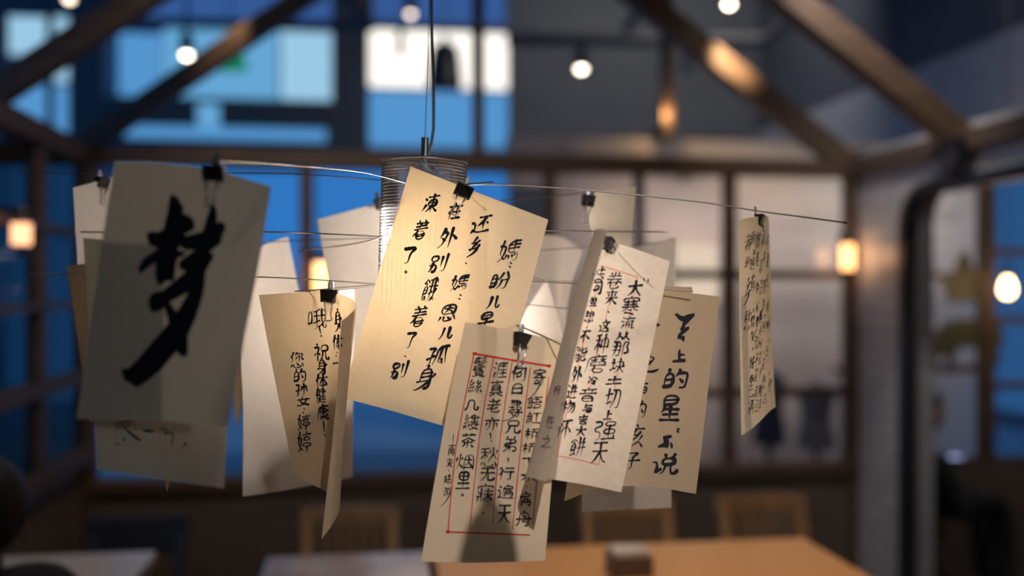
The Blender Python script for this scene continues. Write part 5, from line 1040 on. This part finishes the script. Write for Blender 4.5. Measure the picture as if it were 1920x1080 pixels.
for a, w in (([(1126, 498), (1160, 508), (1196, 520)], 2.0), ([(1195, 517), (1176, 610), (1158, 700), (1122, 871)], 1.6), ([(1155, 506), (1133, 610), (1110, 710), (1081, 850)], 1.4), ([(1122, 524), (1101, 612), (1079, 702), (1061, 777), (1045, 852)], 1.8),
             ([(1044, 854), (1080, 861), (1122, 871)], 2.4)): k.stroke(a, w, (1, 1, 1), False)
k.build('ruled_lines', 'pink')
# right sheet with large heavy writing
sheet('stars', [[(1118, 520, 1.15), (1200, 537, 1.145), (1275, 547, 1.14), (1350, 556, 1.135)],
                [(1100, 650, 1.145), (1182, 655, 1.145), (1258, 665, 1.142), (1334, 677, 1.14)],
                [(1080, 790, 1.13), (1166, 782, 1.14), (1243, 789, 1.142), (1320, 800, 1.14)],
                [(1058, 940, 1.11), (1128, 915, 1.13), (1215, 912, 1.14), (1305, 926, 1.138)]], 'backlit', 'brown sheet right of the folded letter with large heavy brush writing', (1190, 530))
k = Ink('stars', .12, -.04)
def zs(pts): return [(1160 + x / 2.634, 530 + y / 2.634) for x, y in pts]
for p in ([(276, 156), (286, 150), (302, 160), (318, 166), (345, 156), (372, 150), (376, 162), (350, 190), (326, 214), (312, 206), (318, 194), (300, 184)],
          [(316, 204), (332, 206), (326, 222), (348, 214), (348, 230), (326, 248), (310, 260), (326, 264), (326, 282), (318, 294), (310, 280), (288, 276), (294, 254), (308, 240), (302, 230)],
          [(296, 332), (305, 328), (306, 350), (328, 352), (326, 360), (306, 362), (306, 374), (330, 376), (330, 392), (264, 394), (266, 384), (294, 378), (292, 350)],
          [(222, 790), (218, 758), (245, 752), (262, 752), (262, 764), (246, 772), (250, 800), (240, 818), (230, 812), (192, 814), (196, 804)], [(254, 785), (268, 798), (266, 820), (256, 812)],
          [(285, 715), (305, 722), (296, 730), (300, 744), (282, 734), (290, 728)], [(186, 196), (206, 208), (198, 216), (182, 218)], [(140, 434), (165, 432), (198, 424), (196, 434), (170, 446), (142, 444)]): k.poly(zs(p))
k.text([('的', 1268, 710, 42, 34, 6), ('星', 1257, 764, 36, 46, 6), ('说', 1246.5, 870, 46, 36, 6.2), ('夕', 1218, 676, 16, 20, 3.4), ('与', 1206, 727, 14, 20, 4), ('的', 1199, 767, 24, 30, 3.6), ('亥', 1194, 817, 26, 40, 3.6), ('子', 1185, 864, 28, 30, 3.4)], 4)
k.build('handwriting', 'ink')
sheet('tab', quad((1195, 535, 1.17), (1298, 538, 1.165), (1290, 860, 1.18), (1180, 850, 1.18), .006), 'backlit', 'sheet mostly hidden behind the heavy brush writing, its top corner showing')
sheet('low', quad((1100, 640, 1.28), (1256, 640, 1.26), (1259, 952, 1.26), (1090, 960, 1.28), .03), 'xuan', 'blank pale sheet whose lower end hangs below the heavy brush writing')
sheet('farpale', quad((1160, 470, 1.46), (1267, 446, 1.46), (1266, 780, 1.48), (1150, 790, 1.47), .02), 'xuan', 'blurred blank pale sheet behind the folded letter top corner')
sheet('top', [[(1098, 388, 1.28), (1108, 362, 1.29), (1150, 356, 1.325), (1193, 351, 1.37)], [(1115, 465, 1.29), (1125, 462, 1.30), (1156, 460, 1.33), (1185, 460, 1.37)], [(1140, 610, 1.30), (1146, 608, 1.31), (1160, 607, 1.335), (1172, 605, 1.37)]], 'thin', 'white blank sheet at the upper right held by a clip on its left corner', (1106, 372))
sheet('blurtan', [[(960, 470, 1.5), (1010, 442, 1.52), (1055, 446, 1.53), (1092, 470, 1.5)], [(975, 560, 1.5), (1020, 550, 1.52), (1050, 550, 1.53), (1066, 560, 1.5)], [(990, 680, 1.5), (1025, 680, 1.52), (1045, 680, 1.53), (1062, 690, 1.5)]], 'xuan', 'blurred tan sheet behind the right edge of the central letter')
sheet('white', quad((1025, 523, 1.33), (1062, 650, 1.31), (990, 700, 1.27), (930, 668, 1.29), .0), 'xuan', 'brightly lit white pointed sheet between the central letter and the folded letter')
# narrow letter at the right
sheet('narrow', [[(1386, 413, 1.14), (1400, 409, 1.16), (1418, 406, 1.19), (1432, 405, 1.225), (1441, 406, 1.26)],
                 [(1386, 550, 1.14), (1402, 545, 1.16), (1420, 540, 1.19), (1435, 534, 1.225), (1445, 530, 1.26)],
                 [(1388, 690, 1.14), (1404, 680, 1.16), (1423, 668, 1.19), (1438, 658, 1.225), (1448, 650, 1.26)],
                 [(1390, 817, 1.14), (1407, 806, 1.16), (1426, 789, 1.19), (1442, 772, 1.225), (1454, 763, 1.26)]], 'creambright', 'narrow letter turned almost edge on at the right, full of small writing', (1424, 403))
k = Ink('narrow', .1, -.25)
k.text([('满', 1401.5, 455, 10, 28), ('的', 1401.5, 491.6, 9, 20), ('乡', 1400.5, 546.6, 9, 52), ('愁', 1400.5, 600.6, 11, 38), ('的', 1411, 447, 7, 26), ('道', 1411, 487.6, 7, 36), ('有', 1411, 530, 7, 32), ('|', 1412, 582, 4, 8), ('情', 1411, 602.6, 7, 22),
        ('又', 1411, 631.6, 7, 18), ('|', 1411, 654, 4, 6), ('城', 1409, 681, 8, 24), ('里', 1408, 717, 7, 28), ('满', 1408, 758, 10, 36)], 1.6)
k.text([('鄉', 1419, 451, 7, 34), ('我', 1419, 487, 6, 28), ('你', 1419, 540, 6, 22), ('家', 1419, 575, 6, 24), ('里', 1418, 612, 5, 38), ('情', 1418, 643, 5, 22), ('不', 1418, 675, 5, 24), ('是', 1417, 702, 5, 26), ('老', 1417, 734, 6, 22), ('点', 1418, 761, 6, 24),
        ('门', 1425, 455, 5, 34), ('春', 1426, 500, 5, 28), ('意', 1426, 538, 5, 28), ('他', 1425, 595, 5, 26), ('人', 1424.6, 620, 5, 18), ('间', 1424.6, 643, 5, 20), ('去', 1424, 671, 5, 24), ('了', 1424, 700, 4, 18), ('明', 1424.6, 732, 5, 24), ('手', 1424, 761, 5, 26),
        ('多', 1432, 447, 4, 28), ('不', 1432, 485, 4, 22), ('张', 1432, 538, 6, 28), ('新', 1431, 573, 6, 28), ('遠', 1431.5, 606, 5, 34), ('|', 1431, 660, 3, 7), ('是', 1431, 681, 5, 22), ('想', 1431, 716, 6, 28), ('念', 1433, 747, 7, 22),
        ('在', 1438.6, 453, 4, 30), ('故', 1438.6, 488, 4, 28), ('信', 1438.6, 527, 4, 28), ('時', 1439, 575, 4, 26), ('间', 1439, 608, 4, 32), ('這', 1439, 651, 5, 34), (':', 1440, 675, 2, 6, 1.2), ('|', 1441, 700, 3, 8), ('輕', 1443, 722, 6, 26)], 1.05)
k.build('handwriting', 'ink')


# ------------------------------------------------------------------ binder clips
def clip(key, px, py, label, roll=0, yaw=0, w=.019, pitch=0, handle=True, dy=14):
    h = hit(key, px, py + dy, 0)
    d = (h - CAM).dot(FW) if h is not None else 1.1
    c = P(px, py, d)
    a, y = math.radians(roll), math.radians(yaw)
    ex0, ey0 = RT * math.cos(y) + FW * math.sin(y), FW * math.cos(y) - RT * math.sin(y)
    ex, ez = ex0 * math.cos(a) - UP * math.sin(a), UP * math.cos(a) + ex0 * math.sin(a); ey = ey0
    T = lambda x, yy, z: c + ex * x + ey * yy + ez * z
    root = empty('binder_clip', c); tag(root, label, 'clip', 'black binder clips')
    hw = w / 2; prof = [(-.0052, 0), (.0052, 0), (.0056, -.0012), (.0016, -.0125), (.0022, -.0135), (.001, -.0142), (0, -.0125), (-.001, -.0142), (-.0022, -.0135), (-.0016, -.0125), (-.0056, -.0012)]
    vs = [T(-hw, p[0], p[1]) for p in prof] + [T(hw, p[0], p[1]) for p in prof]; n = len(prof)
    fs = [(i, (i + 1) % n, n + (i + 1) % n, n + i) for i in range(n)] + [tuple(range(n))[::-1], tuple(range(n, 2 * n))]
    obj('clip_body', vs, fs, 'black', root)
    for s in (-1, 1): MB().tube([T(-hw * .96, s * .0022, -.0134), T(hw * .96, s * .0022, -.0134)], .0011, 8).build('jaw_roll', 'black', root)
    def loop(z0, z1, yy, s): # two legs closing into a rounded end
        e = (z1 - z0); pts = [(-.0055, z0), (-.0030, z0 + e * .55), (-.0026, z0 + e * .72), (-.0042, z0 + e * .86), (-.0036, z0 + e * .97), (0, z1), (.0036, z0 + e * .97), (.0042, z0 + e * .86), (.0026, z0 + e * .72), (.0030, z0 + e * .55), (.0055, z0)]
        return MB().tube([T(x, yy, z) for x, z in pts], s, 8)
    if handle: loop(-.0125, -.036, -.0030, .0009).build('wire_handle', 'chrome', root, smooth=True)
    up = [(-.0024, -.0125), (-.0024, .0075), (-.0012, .0092), (.0012, .0092), (.0024, .0075), (.0024, -.0125)]
    MB().tube([T(x, .0058, z) for x, z in up], .0009, 8).build('wire_handle', 'chrome', root, smooth=True)
    MB().add([T(-.0022, .0055, -.002), T(.0022, .0055, -.002), T(.0022, .0055, .008), T(-.0022, .0055, .008), T(-.0022, .0061, -.002), T(.0022, .0061, -.002), T(.0022, .0061, .008), T(-.0022, .0061, .008)],
             [(0, 3, 2, 1), (4, 5, 6, 7), (0, 1, 5, 4), (1, 2, 6, 5), (2, 3, 7, 6), (3, 0, 4, 7)]).build('handle_tab', 'chrome', root)
clip('dream', 402, 309, 'clip at the top of the large dark sheet with the huge character', 4, 0, .0175)
clip('home', 874, 347, 'clip on the tilted top edge of the central letter', 24, 10, .019)
clip('letter', 618, 543, 'clip on top of the curled brown letter', 2, 0, .0195, dy=10)
clip('poem', 983, 625, 'clip at the top of the red ruled poem sheet', 14, 40, .019)
clip('cold', 1142, 448, 'clip seen edge on beside the fold of the pale folded letter', 14, 74, .019, handle=False, dy=20)
clip('top', 1104, 366, 'clip holding the left corner of the white blank sheet at the upper right', 8, 10, .0165, dy=16)
clip('narrow', 1425, 402, 'clip seen edge on above the narrow letter', 2, 66, .017)
clip('pale', 193, 333, 'clip seen edge on at the slanting top of the far left white sheet', 4, 68, .019, dy=14)
clip('upper', 713, 372, 'clip half hidden beside the mesh cylinder on the left', -10, 50, .017, dy=20)
